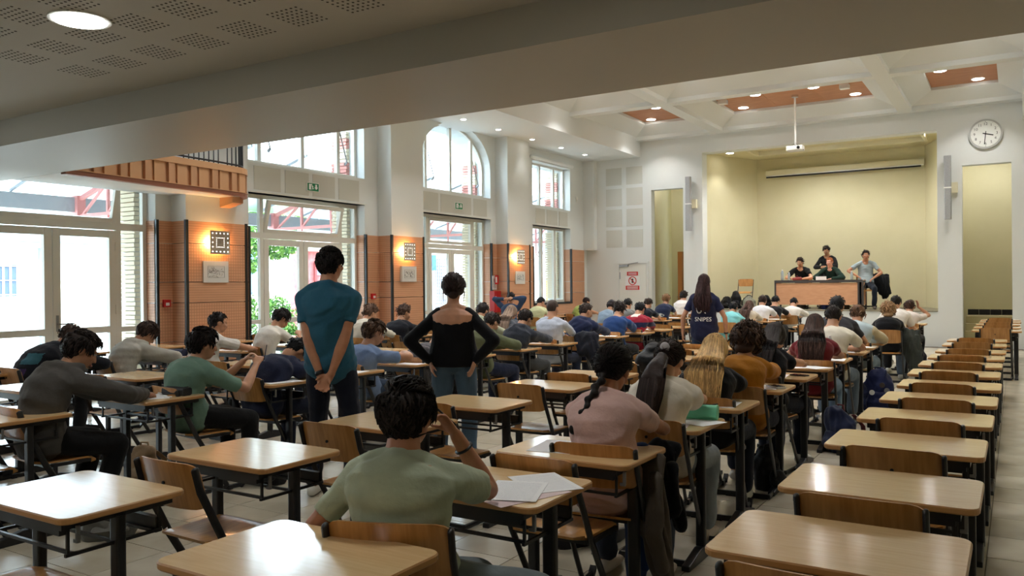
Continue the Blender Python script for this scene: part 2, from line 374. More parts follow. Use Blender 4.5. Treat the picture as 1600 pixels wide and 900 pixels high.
# windows and doors
def frame_rect(m, y0, y1, z0, z1, w=.055, x0=XG-.03, x1=XG+.04):
    m.box(x0, x1, y0, y0+w, z0, z1); m.box(x0, x1, y1-w, y1, z0, z1)
    m.box(x0, x1, y0+w, y1-w, z0, z0+w); m.box(x0, x1, y0+w, y1-w, z1-w, z1)
def hinge_tilt(o, z0, ang):
    o.matrix_world = Matrix.Translation((XG, 0, z0)) @ Matrix.Rotation(ang, 4, 'Y') @ Matrix.Translation((-XG, 0, -z0)) @ o.matrix_world
nd = nw = 0
for n_, (a, b, k) in enumerate(BAYS):
    if k == 'door':
        nd += 1
        d = struct(empty('door_%d' % nd)); 
        sl = .42; c = (a+b)/2
        m = MB(); frame_rect(m, a, b, 0, ZD, .07)
        m.box(XG-.03, XG+.04, a+sl, a+sl+.075, .02, ZD-.06); m.box(XG-.03, XG+.04, b-sl-.075, b-sl, .02, ZD-.06)
        m.box(XG-.03, XG+.045, a+.07, b-.07, 2.40, 2.50)
        for p, q in ((a+.07, a+sl), (b-sl, b-.07)): m.box(XG-.03, XG+.04, p, q, .93, 1.0)
        m.build('door_frame', UPVC, d)
        MB().box(XG-.005, XG+.005, a+.07, a+sl, .07, ZD-.07).build('side_pane', GLASS, d)
        MB().box(XG-.005, XG+.005, b-sl, b-.07, .07, ZD-.07).build('side_pane', GLASS, d)
        for s_, (p, q) in enumerate(((a+sl+.08, c-.005), (c+.005, b-sl-.08))):
            m = MB(); frame_rect(m, p, q, .03, 2.39, .105, XG-.02, XG+.05); m.box(XG-.02, XG+.05, p+.1, q-.1, .93, 1.02)
            lf = m.build('door_leaf', UPVC, d, bevel=.006)
            MB().box(XG-.004, XG+.006, p+.1, q-.1, .1, 2.3).build('pane', GLASS, lf)
            if s_ == 1:
                hm = MB(); hm.box(XG+.05, XG+.06, p+.035, p+.07, .98, 1.2); hm.bar((XG+.09, p+.05, 1.08), (XG+.09, p+.17, 1.08), .02); hm.bar((XG+.05, p+.05, 1.08), (XG+.1, p+.05, 1.08), .02)
                hm.build('door_handle', STEEL, lf)
                hg = MB()
                for zz in (.3, 1.2, 2.1): hg.loft([(XG+.055, q-.01, zz), (XG+.055, q-.01, zz+.12)], [.012, .012], n=8)
                hg.build('hinge', UPVC, lf)
        m = MB(); frame_rect(m, a+sl+.08, b-sl-.08, 2.51, ZD-.075, .065, XG-.02, XG+.045)
        f = m.build('fanlight', UPVC, d)
        f2 = MB().box(XG-.004, XG+.006, a+sl+.14, b-sl-.14, 2.57, ZD-.14).build('pane', GLASS, f)
        if n_ in (1, 2): hinge_tilt(f, 2.51, math.radians(14))
        m = MB(); m.box(XG+.03, XW+.01, a-.05, b+.05, ZD, ZD+.02); m.build('head_trim', UPVC, d)
    # upper window
    nw += 1
    w = struct(empty('window_%d' % nw)); zs_, rs_ = SPR.get(a, (4.3, .97)); zt = zs_ if k == 'door' else 4.85
    m = MB()
    m.box(XG-.03, XG+.04, a, a+.06, ZS, zt); m.box(XG-.03, XG+.04, b-.06, b, ZS, zt); m.box(XG-.03, XG+.04, a+.06, b-.06, ZS, ZS+.07)
    c = (a+b)/2; mull = [a+.42, c, b-.5] if k == 'door' else [a+.75, b-.6]
    for q in mull:
        ztop = zt if k != 'door' else zs_+rs_*math.sqrt(max(0, 1-((q-c)/((b-a)/2))**2))
        m.box(XG-.03, XG+.045, q-.04, q+.04, ZS+.07, ztop)
    if k == 'door':
        hw = (b-a)/2; n = 18
        for i in range(n):
            t0, t1 = PI*i/n, PI*(i+1)/n
            P0 = [(c+(hw-dd)*math.cos(t), zs_+(rs_-dd)*math.sin(t)) for t, dd in ((t0, 0), (t1, 0), (t1, .06), (t0, .06))]
            m.prism(P0, 'x', XG-.03, XG+.04)
    else: m.box(XG-.03, XG+.04, a+.06, b-.06, 4.79, 4.85)
    m.build('window_frame', UPVC, w)
    edges = [a+.06] + mull + [b-.06]
    for p, q in zip(edges, edges[1:]):
        out = [(p+.03, ZS+.07), (q-.03, ZS+.07)]
        if k == 'door':
            tops = [q-.03+(p-q+.06)*i/6 for i in range(7)]
            out += [(t, zs_+(rs_-.04)*math.sqrt(max(0.0, 1-((t-c)/((b-a)/2))**2))) for t in tops]
        else: out += [(q-.03, 4.79), (p+.03, 4.79)]
        MB().prism(out, 'x', XG-.004, XG+.004).build('pane', GLASS, w)
    if k == 'door':
        for yy in (a+.5, b-.45):
            MB().bar((XG+.03, yy, 4.55), (XG+.16, yy+.06, 3.95), .02).bar((XG+.16, yy+.06, 3.95), (XG+.1, yy+.06, 3.9), .035).build('window_stay', STEEL, w)
    if k == 'win':
        nw += 1
        w = struct(empty('window_%d' % nw)); m = MB(); frame_rect(m, a, b, 1.06, ZD, .07)
        m.box(XG-.03, XG+.045, a+.78, a+.88, 1.12, ZD-.06); m.box(XG-.03, XG+.045, b-.62, b-.52, 1.12, ZD-.06)
        m.build('window_frame', UPVC, w)
        for p, q in ((a+.07, a+.78), (a+.88, b-.62), (b-.52, b-.07)): MB().box(XG-.004, XG+.004, p, q, 1.13, ZD-.07).build('pane', GLASS, w)
        MB().box(XG+.03, XW+.01, a-.05, b+.05, ZD, ZD+.02).build('head_trim', UPVC, w)
        bl = MB().loft([(XW+.03, a-.1, 4.93), (XW+.03, b+.1, 4.93)], [.045, .045], n=12).build('roller_blind', WHITEP, smooth=True)
        tag(bl, 'white roller blind rolled up above the small far upper window', 'blind')

# right, back walls, mezzanine and its beam
wallbox('wall_right', CREAM, (1.5, 1.75, -3.2, YS+4, -.1, 6.4))
wallbox('wall_back', CREAM, (XO, 1.75, -3.45, -3.2, -.1, 6.4))
ceiling = struct(MB().box(XO, 1.75, -3.45, 4.12, 3.2, 3.5).build('ceiling', CEILP))
struct(MB().box(XO, 1.75, 4.12, 5.44, 2.95, 3.95).build('beam', BEAMP))
wallbox('wall_mezzanine', WHITEWALL, (XO, 1.75, 3.9, 4.1, 3.95, 6.4))
# perforated patches in the near ceiling
for ix in range(-1, 9):
    for iy in range(-1, 3):
        x0 = -5.68+.455*ix; y0 = 2.94-.455*iy
        m = MB()
        for i in range(7):
            for j in range(7):
                m.disc((x0+.02+.04*i, y0+.02+.042*j, 3.1995), .0085, 'z', 6, .002)
        if math.hypot(x0+.14+4.87, y0+.15-2.85) > .26 or True:
            o = m.build('perforation', mat('hole_dark', srgb(60, 54, 46), .9), ceiling, fix=False); o['kind'] = 'stuff'
# high hall ceiling: left and right bulkheads, coffers
XBL, XBR, ZB, ZC = -9.12, .12, 5.17, 5.6
hall = struct(empty('ceiling_1'))
MB().box(XO, XBL, 5.44, YS+.1, ZB, 6.3).build('bulkhead', COFFERP, hall)
MB().box(XBR, 1.75, 5.44, YS+.1, ZB, 6.3).build('bulkhead', COFFERP, hall)
BX = [(-6.95, -6.65), (-2.4, -2.1)]
rows = [(5.0, 5.7), (9.4, 9.7), (13.4, 13.7), (17.4, 17.7), (21.4, 21.8)]
for a, b in BX: MB().box(a, b, 5.0, YS+.1, ZC, 6.25).build('ceiling_beam', COFFERP, hall)
for a, b in rows: MB().box(XBL, XBR, a, b, ZC+.002, 6.25).build('ceiling_beam', COFFERP, hall)
for (ya, yb) in zip([r[1] for r in rows], [r[0] for r in rows[1:]]):
    for xa, xb in ((XBL, -6.95), (-6.65, -2.4), (-2.1, XBR)):
        o_ = [(xa, ya), (xb, ya), (xb, yb), (xa, yb)]
        ins = .45
        i_ = [(xa+ins, ya+.42), (xb-ins, ya+.42), (xb-ins, yb-.42), (xa+ins, yb-.42)]
        m = MB()
        V = [(x, y, ZC+.10) for x, y in o_] + [(x, y, 5.93) for x, y in i_] + [(x, y, 6.02) for x, y in i_]
        m.add(V, [(k_, (k_+1) % 4, (k_+1) % 4+4, k_+4) for k_ in range(4)] + [(k_+4, (k_+1) % 4+4, (k_+1) % 4+8, k_+8) for k_ in range(4)])
        m.build('coffer_slope', COFFERP, hall, fix=False)
        # wooden panels inside the coffer
        nx = 1 if xb-xa < 3 else 3; ny = 2
        for ii in range(nx):
            for jj in range(ny):
                w_ = (xb-xa-2*ins+.06)/nx; h_ = (yb-ya-.84+.06)/ny
                xx = xa+ins-.03+w_*ii; yy = ya+.42-.03+h_*jj
                MB().box(xx+.003, xx+w_-.003, yy+.003, yy+h_-.003, 6.0, 6.02).build('wood_panel', WOODC, hall)
struct(MB().box(XO, 1.75, 3.9, 26.5, 6.3, 6.5).build('roof', CEILP))
# stage wall
SX = [(-11.62, -10.19), (-8.73+.0, -7.31)]
m = MB()
m.box(XO, -8.8, YS, YS+.25, -.1, 6.3)                     # left part (service door is set on it)
m.box(-8.8, -7.86, YS, YS+.25, 4.21, 6.3)
m.box(-7.86, -7.31, YS, YS+.4, -.1, 6.3)
m.box(-7.31, -1.6, YS, YS+.4, 5.13, 6.3)
m.box(-1.6, -1.09, YS, YS+.4, -.1, 6.3)
m.box(-1.09, -.1, YS, YS+.25, 4.25, 6.3)
m.box(-.1, 1.75, YS, YS+.25, -.1, 6.3)
wall_stage = struct(m.build('wall_stage', WHITEWALL))
m = MB()
m.box(XO, -7.75, 25.0, 25.2, -.1, 6.3); m.box(-8.0, 1.75, 24.6, 24.8, -.1, 6.3)
m.prism([(-7.45, 22.6), (-6.6, 24.6), (-6.75, 24.7), (-7.75, 22.6)], 'z', 0, 5.4)
m.prism([(-1.35, 22.6), (-2.1, 24.6), (-1.95, 24.7), (-1.2, 22.6)], 'z', 0, 5.4)
m.box(-7.75, -7.4, 22.1, 22.62, 0, 5.4); m.box(-1.5, -1.2, 22.1, 22.62, 0, 5.4)
m.box(-9.6, -9.45, YS+.2, 25, 0, 6)
struct(m.build('wall_stage_back', STAGEWALL))
struct(MB().box(-9.6, 1.75, YS+.1, 25, 5.22, 5.4).build('ceiling_stage', STAGEWALL))
m = MB(); m.box(-6.2, -1.9, 23.0, 23.08, 5.1, 5.22); m.box(-6.2, -6.12, 22.1, 23.0, 5.1, 5.22); m.box(-1.98, -1.9, 22.1, 23.0, 5.1, 5.22)
m.build('trim_2', CREAM)['kind'] = 'structure'
m = MB(); m.box(-7.31, -1.6, YS+.02, 24.6, 0, .83)
stg = struct(m.build('stage', WHITEWALL)); 
MB().box(-7.31, -1.6, YS+.0, 24.6, .83, .85).build('stage_floor', mat('stage_floor_grey', srgb(120, 114, 96), .6), stg)
# steps in the right opening, dark band above
m = MB()
for k_ in range(4): m.box(-1.09, -.1, 22.2+.3*k_, 24.6, .17*k_+.0, .17*(k_+1))
struct(m.build('stage_steps', mat('step_beige', srgb(176, 166, 128), .7)))
m = MB()
for k_ in range(4): m.box(-1.07+.245*k_, -.83+.245*k_, 23.6, 23.64, .70, .84)
m.build('trim_3', mat('black_tile', srgb(20, 20, 26), .25))['kind'] = 'structure'
# door leaf (orange wood) in the left opening
d = struct(empty('door_6')); MB().box(-8.55, -8.42, 23.1, 23.9, 0, 2.5).build('door_leaf', mat('varnished_wood_door', srgb(196, 130, 70), .4), d)
MB().box(-8.6, -8.55, 23.2, 23.3, 1.0, 1.2).build('door_handle', STEEL, d)
# white service door with its signs
d = struct(empty('door_7'))
m = MB(); m.box(-9.86, -9.8, YS-.03, YS, 0, 2.2); m.box(-8.95, -8.89, YS-.03, YS, 0, 2.2); m.box(-9.8, -8.95, YS-.03, YS, 2.14, 2.2); m.build('door_frame', WHITEWALL, d)
dl = MB().box(-9.79, -8.96, YS-.02, YS-.001, .01, 2.13).build('door_leaf', mat('door_white', srgb(224, 226, 222), .5), d)
MB().box(-9.78, -9.5, YS-.06, YS-.02, 2.06, 2.12).bar((-9.5, YS-.05, 2.13), (-9.2, YS-.05, 2.17), .02).build('door_closer', STEEL, d)
MB().box(-9.78, -9.76, YS-.035, YS-.02, 1.7, 1.9).build('hinge', STEEL, d)
# acoustic grilles on stage wall
for i in range(2):
    for j in range(4):
        x = -10.2+.64*i; z = 2.62+.6*j
        MB().box(x, x+.5, YS-.006, YS, z, z+.5).build('acoustic_grille', GRILLE, wall_stage)
# ---------------------------------------------------------------- school desk and chair prototypes
def desk_meshes():
    D = {}
    w, dp, z1 = .69, .50, .76
    P0 = rrect(-w/2, w/2, 0, dp, .045, 5); P1 = rrect(-w/2+.004, w/2-.004, .004, dp-.004, .042, 5)
    V = []; L = []
    for P, z in ((P1, z1-.024), (P0, z1-.019), (P0, z1-.005), (P1, z1)):
        L.append(range(len(V), len(V)+len(P))); V += [(x, y, z) for x, y in P]
    n = len(P0); F = [tuple(L[0])[::-1], tuple(L[3])]; M = [1, 0]
    for k in range(3):
        for i in range(n): F.append((L[k][i], L[k][(i+1) % n], L[k+1][(i+1) % n], L[k+1][i])); M.append(1)
    me = bpy.data.meshes.new('tabletop'); me.from_pydata(V, [], F); me.materials.append(DESKTOP); me.materials.append(DESKEDGE)
    me.polygons.foreach_set('material_index', M); D['tabletop'] = me
    def mk(name, m, mt, bevel=0):
        o = m.build(name, mt, bevel=bevel); me = o.data; bpy.data.objects.remove(o); return me
    xc = w/2-.075
    m = MB().prism(rrect(-.028, .028, -.019, .019, .012, 3), 'z', .05, z1-.05); D['column'] = mk('column', m, BLACKM)
    m = MB().prism([(-.26, 0), (.26, 0), (.255, .03), (.05, .075), (-.05, .075), (-.255, .03)], 'x', -.024, .024); D['foot'] = mk('foot', m, BLACKM, .006)
    m = MB().box(-xc, xc, .03, .055, z1-.075, z1-.03).box(-xc, xc, .445, .47, z1-.06, z1-.026).box(-xc-.015, -xc+.015, .03, .47, z1-.055, z1-.025).box(xc-.015, xc+.015, .03, .47, z1-.055, z1-.025)
    D['underframe'] = mk('underframe', m, BLACKM)
    m = MB()
    for y in (.08, .24, .40): m.bar((-xc, y, z1-.15), (xc, y, z1-.15), .012)
    m.bar((-xc, .05, z1-.15), (-xc, .43, z1-.15), .012); m.bar((xc, .05, z1-.15), (xc, .43, z1-.15), .012)
    for x in (-xc, xc): m.bar((x, .06, z1-.15), (x, .06, z1-.05), .01); m.bar((x, .42, z1-.15), (x, .42, z1-.05), .01)
    m.box(-xc, xc, .405, .43, z1-.16, z1-.10)
    D['book_tray'] = mk('book_tray', m, BLACKM)
    m = MB().loft([(-.05, .235, z1-.145), (.05, .235, z1-.145)], [.004, .004], n=6)
    m = MB().bar((xc+.03, .08, z1-.1), (xc+.03, .08, z1-.045), .012).bar((xc+.01, .08, z1-.1), (xc+.035, .08, z1-.1), .012); D['bag_hook'] = mk('bag_hook', m, STEEL)
    return D, xc
DM, DXC = desk_meshes()
def make_desk(x, y, label, group=None, rz=0):
    t = empty('school_desk', (x, y, 0), rz, label, 'desk', group)
    meshobj('tabletop', DM['tabletop'], t)
    for s in (-1, 1):
        meshobj('column', DM['column'], t, (s*DXC, .25, 0)); meshobj('foot', DM['foot'], t, (s*DXC, .25, 0))
    meshobj('underframe', DM['underframe'], t); meshobj('book_tray', DM['book_tray'], t); meshobj('bag_hook', DM['bag_hook'], t)
    return t
def chair_meshes():
    D = {}
    def mk(name, o): me = o.data; bpy.data.objects.remove(o); return me
    # seat: front at +y, origin at backrest plane (y=0 at top of backrest)
    nx, ny = 12, 12; V = []; F = []
    def seatpt(u, v):  # u -1..1, v 0..1
        wd = .195*(1-.06*(1-v)); x = u*wd; y = .05+v*.40
        e = .045
        # rounded corners by squeezing
        cu = max(0, abs(u)-.78)/.22; 
        if v > .85: y -= (cu**2)*.05*((v-.85)/.15)
        if v < .12: y += (cu**2)*.05*((.12-v)/.12)
        z = .455 - .012*math.cos(u*PI/2)*math.sin(min(1, v*1.3)*PI) - (.03*((v-.85)/.15)**2 if v > .85 else 0) + (.012*((.2-v)/.2)**2 if v < .2 else 0)
        return x, y, z
    for lay, dz in ((0, 0), (1, -.011)):
        for j in range(ny+1):
            for i in range(nx+1):
                x, y, z = seatpt(-1+2*i/nx, j/ny); V.append((x, y, z+dz))
    N = (nx+1)*(ny+1); q = lambda i, j, l: l*N+j*(nx+1)+i
    for j in range(ny):
        for i in range(nx):
            F.append((q(i, j, 0), q(i+1, j, 0), q(i+1, j+1, 0), q(i, j+1, 0))); F.append((q(i, j, 1), q(i, j+1, 1), q(i+1, j+1, 1), q(i+1, j, 1)))
    for i in range(nx): F.append((q(i, 0, 0), q(i, 0, 1), q(i+1, 0, 1), q(i+1, 0, 0))); F.append((q(i, ny, 0), q(i+1, ny, 0), q(i+1, ny, 1), q(i, ny, 1)))
    for j in range(ny): F.append((q(0, j, 0), q(0, j+1, 0), q(0, j+1, 1), q(0, j, 1))); F.append((q(nx, j, 0), q(nx, j, 1), q(nx, j+1, 1), q(nx, j+1, 0)))
    m = MB().add(V, F); D['seat'] = mk('seat', m.build('seat', PLY, smooth=True, angle=.7))
    # backrest: curved plywood with rounded corners
    nx, nz = 16, 8; V = []; F = []
    W, H, zc = .21, .105, .715
    def bp(u, v):
        x = u*W; z = v*H; r = .05
        ax = W-r; az = H-r
        # map square to rounded rect
        if abs(x) > ax and abs(z) > az:
            dx, dz = abs(x)-ax, abs(z)-az; l = math.hypot(dx, dz)
            k = max(dx, dz)/l if l > 0 else 1; dx *= k; dz *= k
            x = math.copysign(ax+dx, x); z = math.copysign(az+dz, z)
        z *= 1-.06*(abs(u)**2)
        y = .035*(abs(u)**2.2)-.035 - .25*(z) 
        return x, y, zc+z
    for dy in (0, .010):
        for j in range(nz+1):
            for i in range(nx+1):
                x, y, z = bp(-1+2*i/nx, -1+2*j/nz); V.append((x, y+dy, z))
    N = (nx+1)*(nz+1); q = lambda i, j, l: l*N+j*(nx+1)+i
    for j in range(nz):
        for i in range(nx): F.append((q(i, j, 0), q(i+1, j, 0), q(i+1, j+1, 0), q(i, j+1, 0))); F.append((q(i, j, 1), q(i, j+1, 1), q(i+1, j+1, 1), q(i+1, j, 1)))
    for i in range(nx): F.append((q(i, 0, 0), q(i, 0, 1), q(i+1, 0, 1), q(i+1, 0, 0))); F.append((q(i, nz, 0), q(i+1, nz, 0), q(i+1, nz, 1), q(i, nz, 1)))
    for j in range(nz): F.append((q(0, j, 0), q(0, j+1, 0), q(0, j+1, 1), q(0, j, 1))); F.append((q(nx, j, 0), q(nx, j, 1), q(nx, j+1, 1), q(nx, j+1, 0)))
    m = MB().add(V, F); D['backrest'] = mk('backrest', m.build('backrest', PLYB, smooth=True, angle=.7))
    m = MB().disc((0, -.040, .72), .008, 'y', 12, .006); D['rivet'] = mk('rivet', m.build('rivet', BLACKP))
    for s, nm in ((-1, 'l'), (1, 'r')):
        x = s*.205
        m = MB().loft([(x, -.03, .795), (x, -.005, .70), (x, .12, .44), (x+s*.004, .36, .035)], [(.011, .019)]*4, side=(1, 0, 0), n=8)
        D['upright'+nm] = mk('upright', m.build('upright', BLACKM, smooth=True, angle=.8))
        m = MB().loft([(x, .08, .02), (x, .10, .02), (x, .48, .02)], [(.011, .018)]*3, side=(1, 0, 0), n=8)
        m.bar((x, .47, .0), (x, .52, .05), .034, .02); m.box(x-.018, x+.018, .36, .40, 0.0, .035)
        D['runner'+nm] = mk('runner', m.build('runner', BLACKM))
    m = MB().bar((-.2, .08, .02), (.2, .08, .02), .02, .034).box(-.1, .1, .065, .095, 0, .012); D['floor_rail'] = mk('floor_rail', m.build('floor_rail', BLACKM))
    m = MB().bar((-.2, .13, .43), (.2, .13, .43), .02).bar((-.2, .33, .425), (.2, .33, .425), .02).bar((-.19, .13, .43), (-.19, .4, .43), .02).bar((.19, .13, .43), (.19, .4, .43), .02)
    m.bar((-.205, .12, .44), (-.19, .13, .43), .02).bar((.205, .12, .44), (.19, .13, .43), .02)
    D['seat_frame'] = mk('seat_frame', m.build('seat_frame', BLACKM))
    return D
CHM = chair_meshes()
def make_chair(x, y, label, group=None, rz=0.0, z=0.0):
    t = empty('school_chair', (x, y, z), rz, label, 'chair', group)
    for n_ in ('seat', 'backrest', 'rivet', 'floor_rail', 'seat_frame'): meshobj(n_, CHM[n_], t)
    for s in 'lr': meshobj('upright', CHM['upright'+s], t); meshobj('runner', CHM['runner'+s], t)
    return t
ORD = ['nearest', 'second', 'third', 'fourth', 'fifth', 'sixth', 'seventh', 'eighth', 'ninth', 'tenth', 'eleventh', 'twelfth', 'thirteenth', 'fourteenth', 'fifteenth', 'sixteenth', 'seventeenth', 'eighteenth']
DESKS = {}
W2 = .345
def jit(a=.012): return random.uniform(-a, a)
def lay(colname, R, rows, occ, cname):
    """rows: near-edge Y of each desk; occ: index -> (key, owner words)"""
    k_e = 0
    for i, yn in enumerate(rows):
        r = R(yn) if callable(R) else R
        x = r-W2+jit()
        if i in occ and occ[i]:
            key, who = occ[i]
            d = make_desk(x, yn, 'beech school desk in front of %s' % who); DESKS[key] = (x, yn)
        else:
            lab = 'empty beech desk, %s empty one in %s' % (ORD[k_e], cname)
            d = make_desk(x, yn, lab); DESKS[(colname, i)] = (x, yn)
            if (colname, i) not in NOCHAIR:
                make_chair(x+jit(.02), yn-.20+jit(.02), 'chair at the %s empty desk of %s' % (ORD[k_e], cname), rz=jit(.04))
            k_e += 1
NOCHAIR = set()
lay('c0', -.115, [2.36, 3.22, 4.18, 5.07, 5.95, 6.82, 7.73, 8.61, 9.47, 10.34, 11.42, 12.32], {}, 'the right-hand row')
lay('c0b', .05, [14.9, 15.95, 17.05, 18.1, 18.95], {}, 'the far block right of the pillar')
lay('c1', lambda y: -1.455, [1.45, 2.47, 3.25, 4.21, 5.03, 6.02, 6.88, 7.76, 8.64, 9.69, 10.48, 11.33, 14.25, 14.95, 15.77, 16.75],
    {1: ('fg', 'the boy in the pale green T-shirt'), 3: ('pink', 'the girl in the pink T-shirt'), 4: ('blouse', 'the girl in the frilled cream blouse'), 5: ('blonde', 'the blonde girl in black'),
     6: ('mustard', 'the curly-haired person in mustard'), 7: ('longhair', 'the girl with very long dark hair in black'), 8: ('burg', 'the girl in the burgundy top'),
     9: ('whitetee2', 'the boy in the cream T-shirt'), 10: ('behind', 'the tall dark-haired boy behind the cream T-shirt'), 11: ('ltblue2', 'the student in pale blue with beige sleeves'),
     12: ('blacksw', 'the light-haired person in a black sweater'), 13: ('white3', 'the broad boy in white near the pillar'), 15: ('girl4', 'the girl resting her head on her hand')}, 'the row second from the right')
lay('c2', lambda y: -2.79-.02*max(0, y-3), [1.55, 2.42, 3.43, 4.33, 5.4, 6.25, 7.25, 8.15, 9.0, 9.8, 10.7], {}, 'the row third from the right')
c3r = [2.45, 3.45, 4.55, 5.45, 6.36, 7.42, 8.5, 9.5, 10.36, 11.23, 12.25, 13.14, 14.1, 15.0]
lay('c3', -5.12, c3r, {1: ('hood', 'the boy in the dark grey hoodie'), 2: ('green', 'the boy in the sage green sweatshirt'), 3: ('navyhid', 'the slumped student in navy'), 4: ('bluetee', 'the boy in the light blue T-shirt'),
    5: ('striped', 'the slumped student in striped grey'), 6: ('olive', 'the boy in the olive jacket'), 7: ('charcoal', 'the boy in the charcoal hooded top'), 8: ('ltblue', 'the boy in the pale blue shirt'),
    9: ('navyhood', 'the boy in the navy hoodie'), 10: ('blueshirt', 'the boy in the royal blue sweatshirt'), 11: ('rugby', 'the boy in the red and navy rugby shirt')}, 'the long middle row left of the aisle')
lay('c4', -6.5, [3.35, 4.3, 5.58, 6.6, 7.56, 8.6, 10.3, 11.15, 12.2, 13.1, 14.8, 15.6, 16.7, 17.9, 19.3],
    {6: ('dark1', 'the student in the pale green hoodie'), 7: ('greygirl', 'the long-haired girl in grey'), 10: ('greyblue', 'the girl in the grey-blue shirt'), 11: ('grey2', 'the boy in the grey T-shirt'),
     12: ('darktee', 'the boy in black with a blue print'), 13: ('navyT', 'the fair-haired girl in navy'), 14: ('whitebk', 'the white-shirted student by the corridor')}, 'the row left of the middle row')
lay('c5', -8.1, [3.68, 4.8, 5.66, 6.76, 7.75, 8.6, 9.5, 10.2, 11.2, 12.2, 13.2], {1: ('jacket', 'the slouching student in the black jacket'), 2: ('ltgrey', 'the boy in the light grey hoodie'), 3: ('whiteshirt', 'the boy in the white polo'),
    4: ('whitetee', 'the boy in the white T-shirt writing'), 6: ('curly', 'the curly-haired boy in cream'), 7: ('blackjmp', 'the boy in the black jumper')}, 'the row two left of the middle row')
lay('c6', lambda y: -9.75, [5.58, 6.7, 7.91, 9.0, 10.1, 11.2, 12.3, 13.4, 15.5, 16.75, 17.9, 19.05], {8: ('denim', 'the student stretching his arms'), 9: ('yellow', 'the boy in pale yellow'), 11: ('lime', 'the girl in lime green')}, 'the window row')
lay('c7', -4.3, [15.9, 16.9, 17.9, 18.95, 19.7], {0: ('teal', 'the student in turquoise'), 1: ('beige', 'the brown-haired girl in beige'), 2: ('white4', 'the boy in white in the far block'), 3: ('blacktee', 'the boy in black with the pink print'),
    4: ('white5', 'the student in white below the stage table')}, 'the far block in front of the stage')
lay('c8', -2.75, [15.1, 16.2, 17.4], {}, 'the short far row before the stage, right part')
# ---------------------------------------------------------------- people
V3 = lambda *a: Vector(a)
TSC = bpy.data.scenes.new('workbench')
def _dg():
    with bpy.context.temp_override(scene=TSC, view_layer=TSC.view_layers[0]):
        return bpy.context.evaluated_depsgraph_get()
def remesh(mb, name, vox, smooth=3, mats=(), parent=None, folds=0.0, fseed=0, fscale=(9, 9, 4), post=None):
    me = mb.mesh('tmp'); o = bpy.data.objects.new('tmp', me); TSC.collection.objects.link(o)
    r = o.modifiers.new('r', 'REMESH'); r.mode = 'VOXEL'; r.voxel_size = vox; r.use_smooth_shade = True
    if smooth:
        s = o.modifiers.new('s', 'SMOOTH'); s.factor = .5; s.iterations = smooth
    dg = _dg(); out = bpy.data.meshes.new_from_object(o.evaluated_get(dg))
    bpy.data.objects.remove(o); bpy.data.meshes.remove(me)
    out.name = name; out.materials.clear()
    n = len(out.vertices); co = np.empty(n*3); out.vertices.foreach_get('co', co); co = co.reshape(-1, 3)
    if folds:
        no = np.empty(n*3); out.vertex_normals.foreach_get('vector', no); no = no.reshape(-1, 3)
        rs = np.random.default_rng(fseed); d = np.zeros(n)
        q = co*np.array(fscale)
        wq = q + .5*np.sin(q[:, [1, 2, 0]]*1.7+rs.uniform(0, 6, 3))
        for k in range(5):
            kv = rs.normal(size=3)*(1+.7*k); d += np.sin(wq @ kv + rs.uniform(0, 6))/(1+.6*k)
        co = co + no*(d*folds/2)[:, None]
    if post is not None: co = post(co)
    out.vertices.foreach_set('co', co.reshape(-1)); out.update()
    for m in mats: out.materials.append(m)
    out.polygons.foreach_set('use_smooth', [True]*len(out.polygons))
    o = bpy.data.objects.new(name, out); COL.objects.link(o)
    if parent is not None: o.parent = parent
    return o
SKIN = {}
def skin(c):
    if c not in SKIN: SKIN[c] = mat('skin_%d' % len(SKIN), srgb(*c), .5, .35, noise=(tuple(v*.82 for v in srgb(*c)), 14)); SKIN[c].node_tree.nodes['Principled BSDF'].inputs['Subsurface Weight'].default_value = .08; SKIN[c].node_tree.nodes['Principled BSDF'].inputs['Subsurface Radius'].default_value = (.02, .008, .005)
    return SKIN[c]
def cloth(c, name='cloth', rough=.9): return mat('%s_%d_%d_%d' % ((name,)+c), srgb(*c), rough, .15, noise=(tuple(v*.8 for v in srgb(*c)), 6), bump=(13, .55, .018), sheen=.1)
def hairm(c): return mat('hair_%d_%d_%d' % c, srgb(*c), .46, .14, noise=(tuple(min(1, v*1.5+.003) for v in srgb(*c)), 38), scale3=(1, 1, .25), bump=(70, .3, .006))
def hair_variant(c, k):
    if sum(c) > 250: k = k**.45
    return hairm(tuple(int(max(3, min(250, v*(k**.45) + (6 if k > 1 else -3)))) for v in c))
def ik(a, t, l1, l2, hint):
    a = Vector(a); t = Vector(t); d = t-a; L = min(d.length, (l1+l2)*.995); L = max(L, abs(l1-l2)+.02)
    dn = d.normalized(); t = a+dn*L
    x = (l1*l1-l2*l2+L*L)/(2*L); h = math.sqrt(max(0, l1*l1-x*x))
    hv = Vector(hint); hv = (hv-dn*hv.dot(dn)); hv.normalize()
    return a+dn*x+hv*h, t
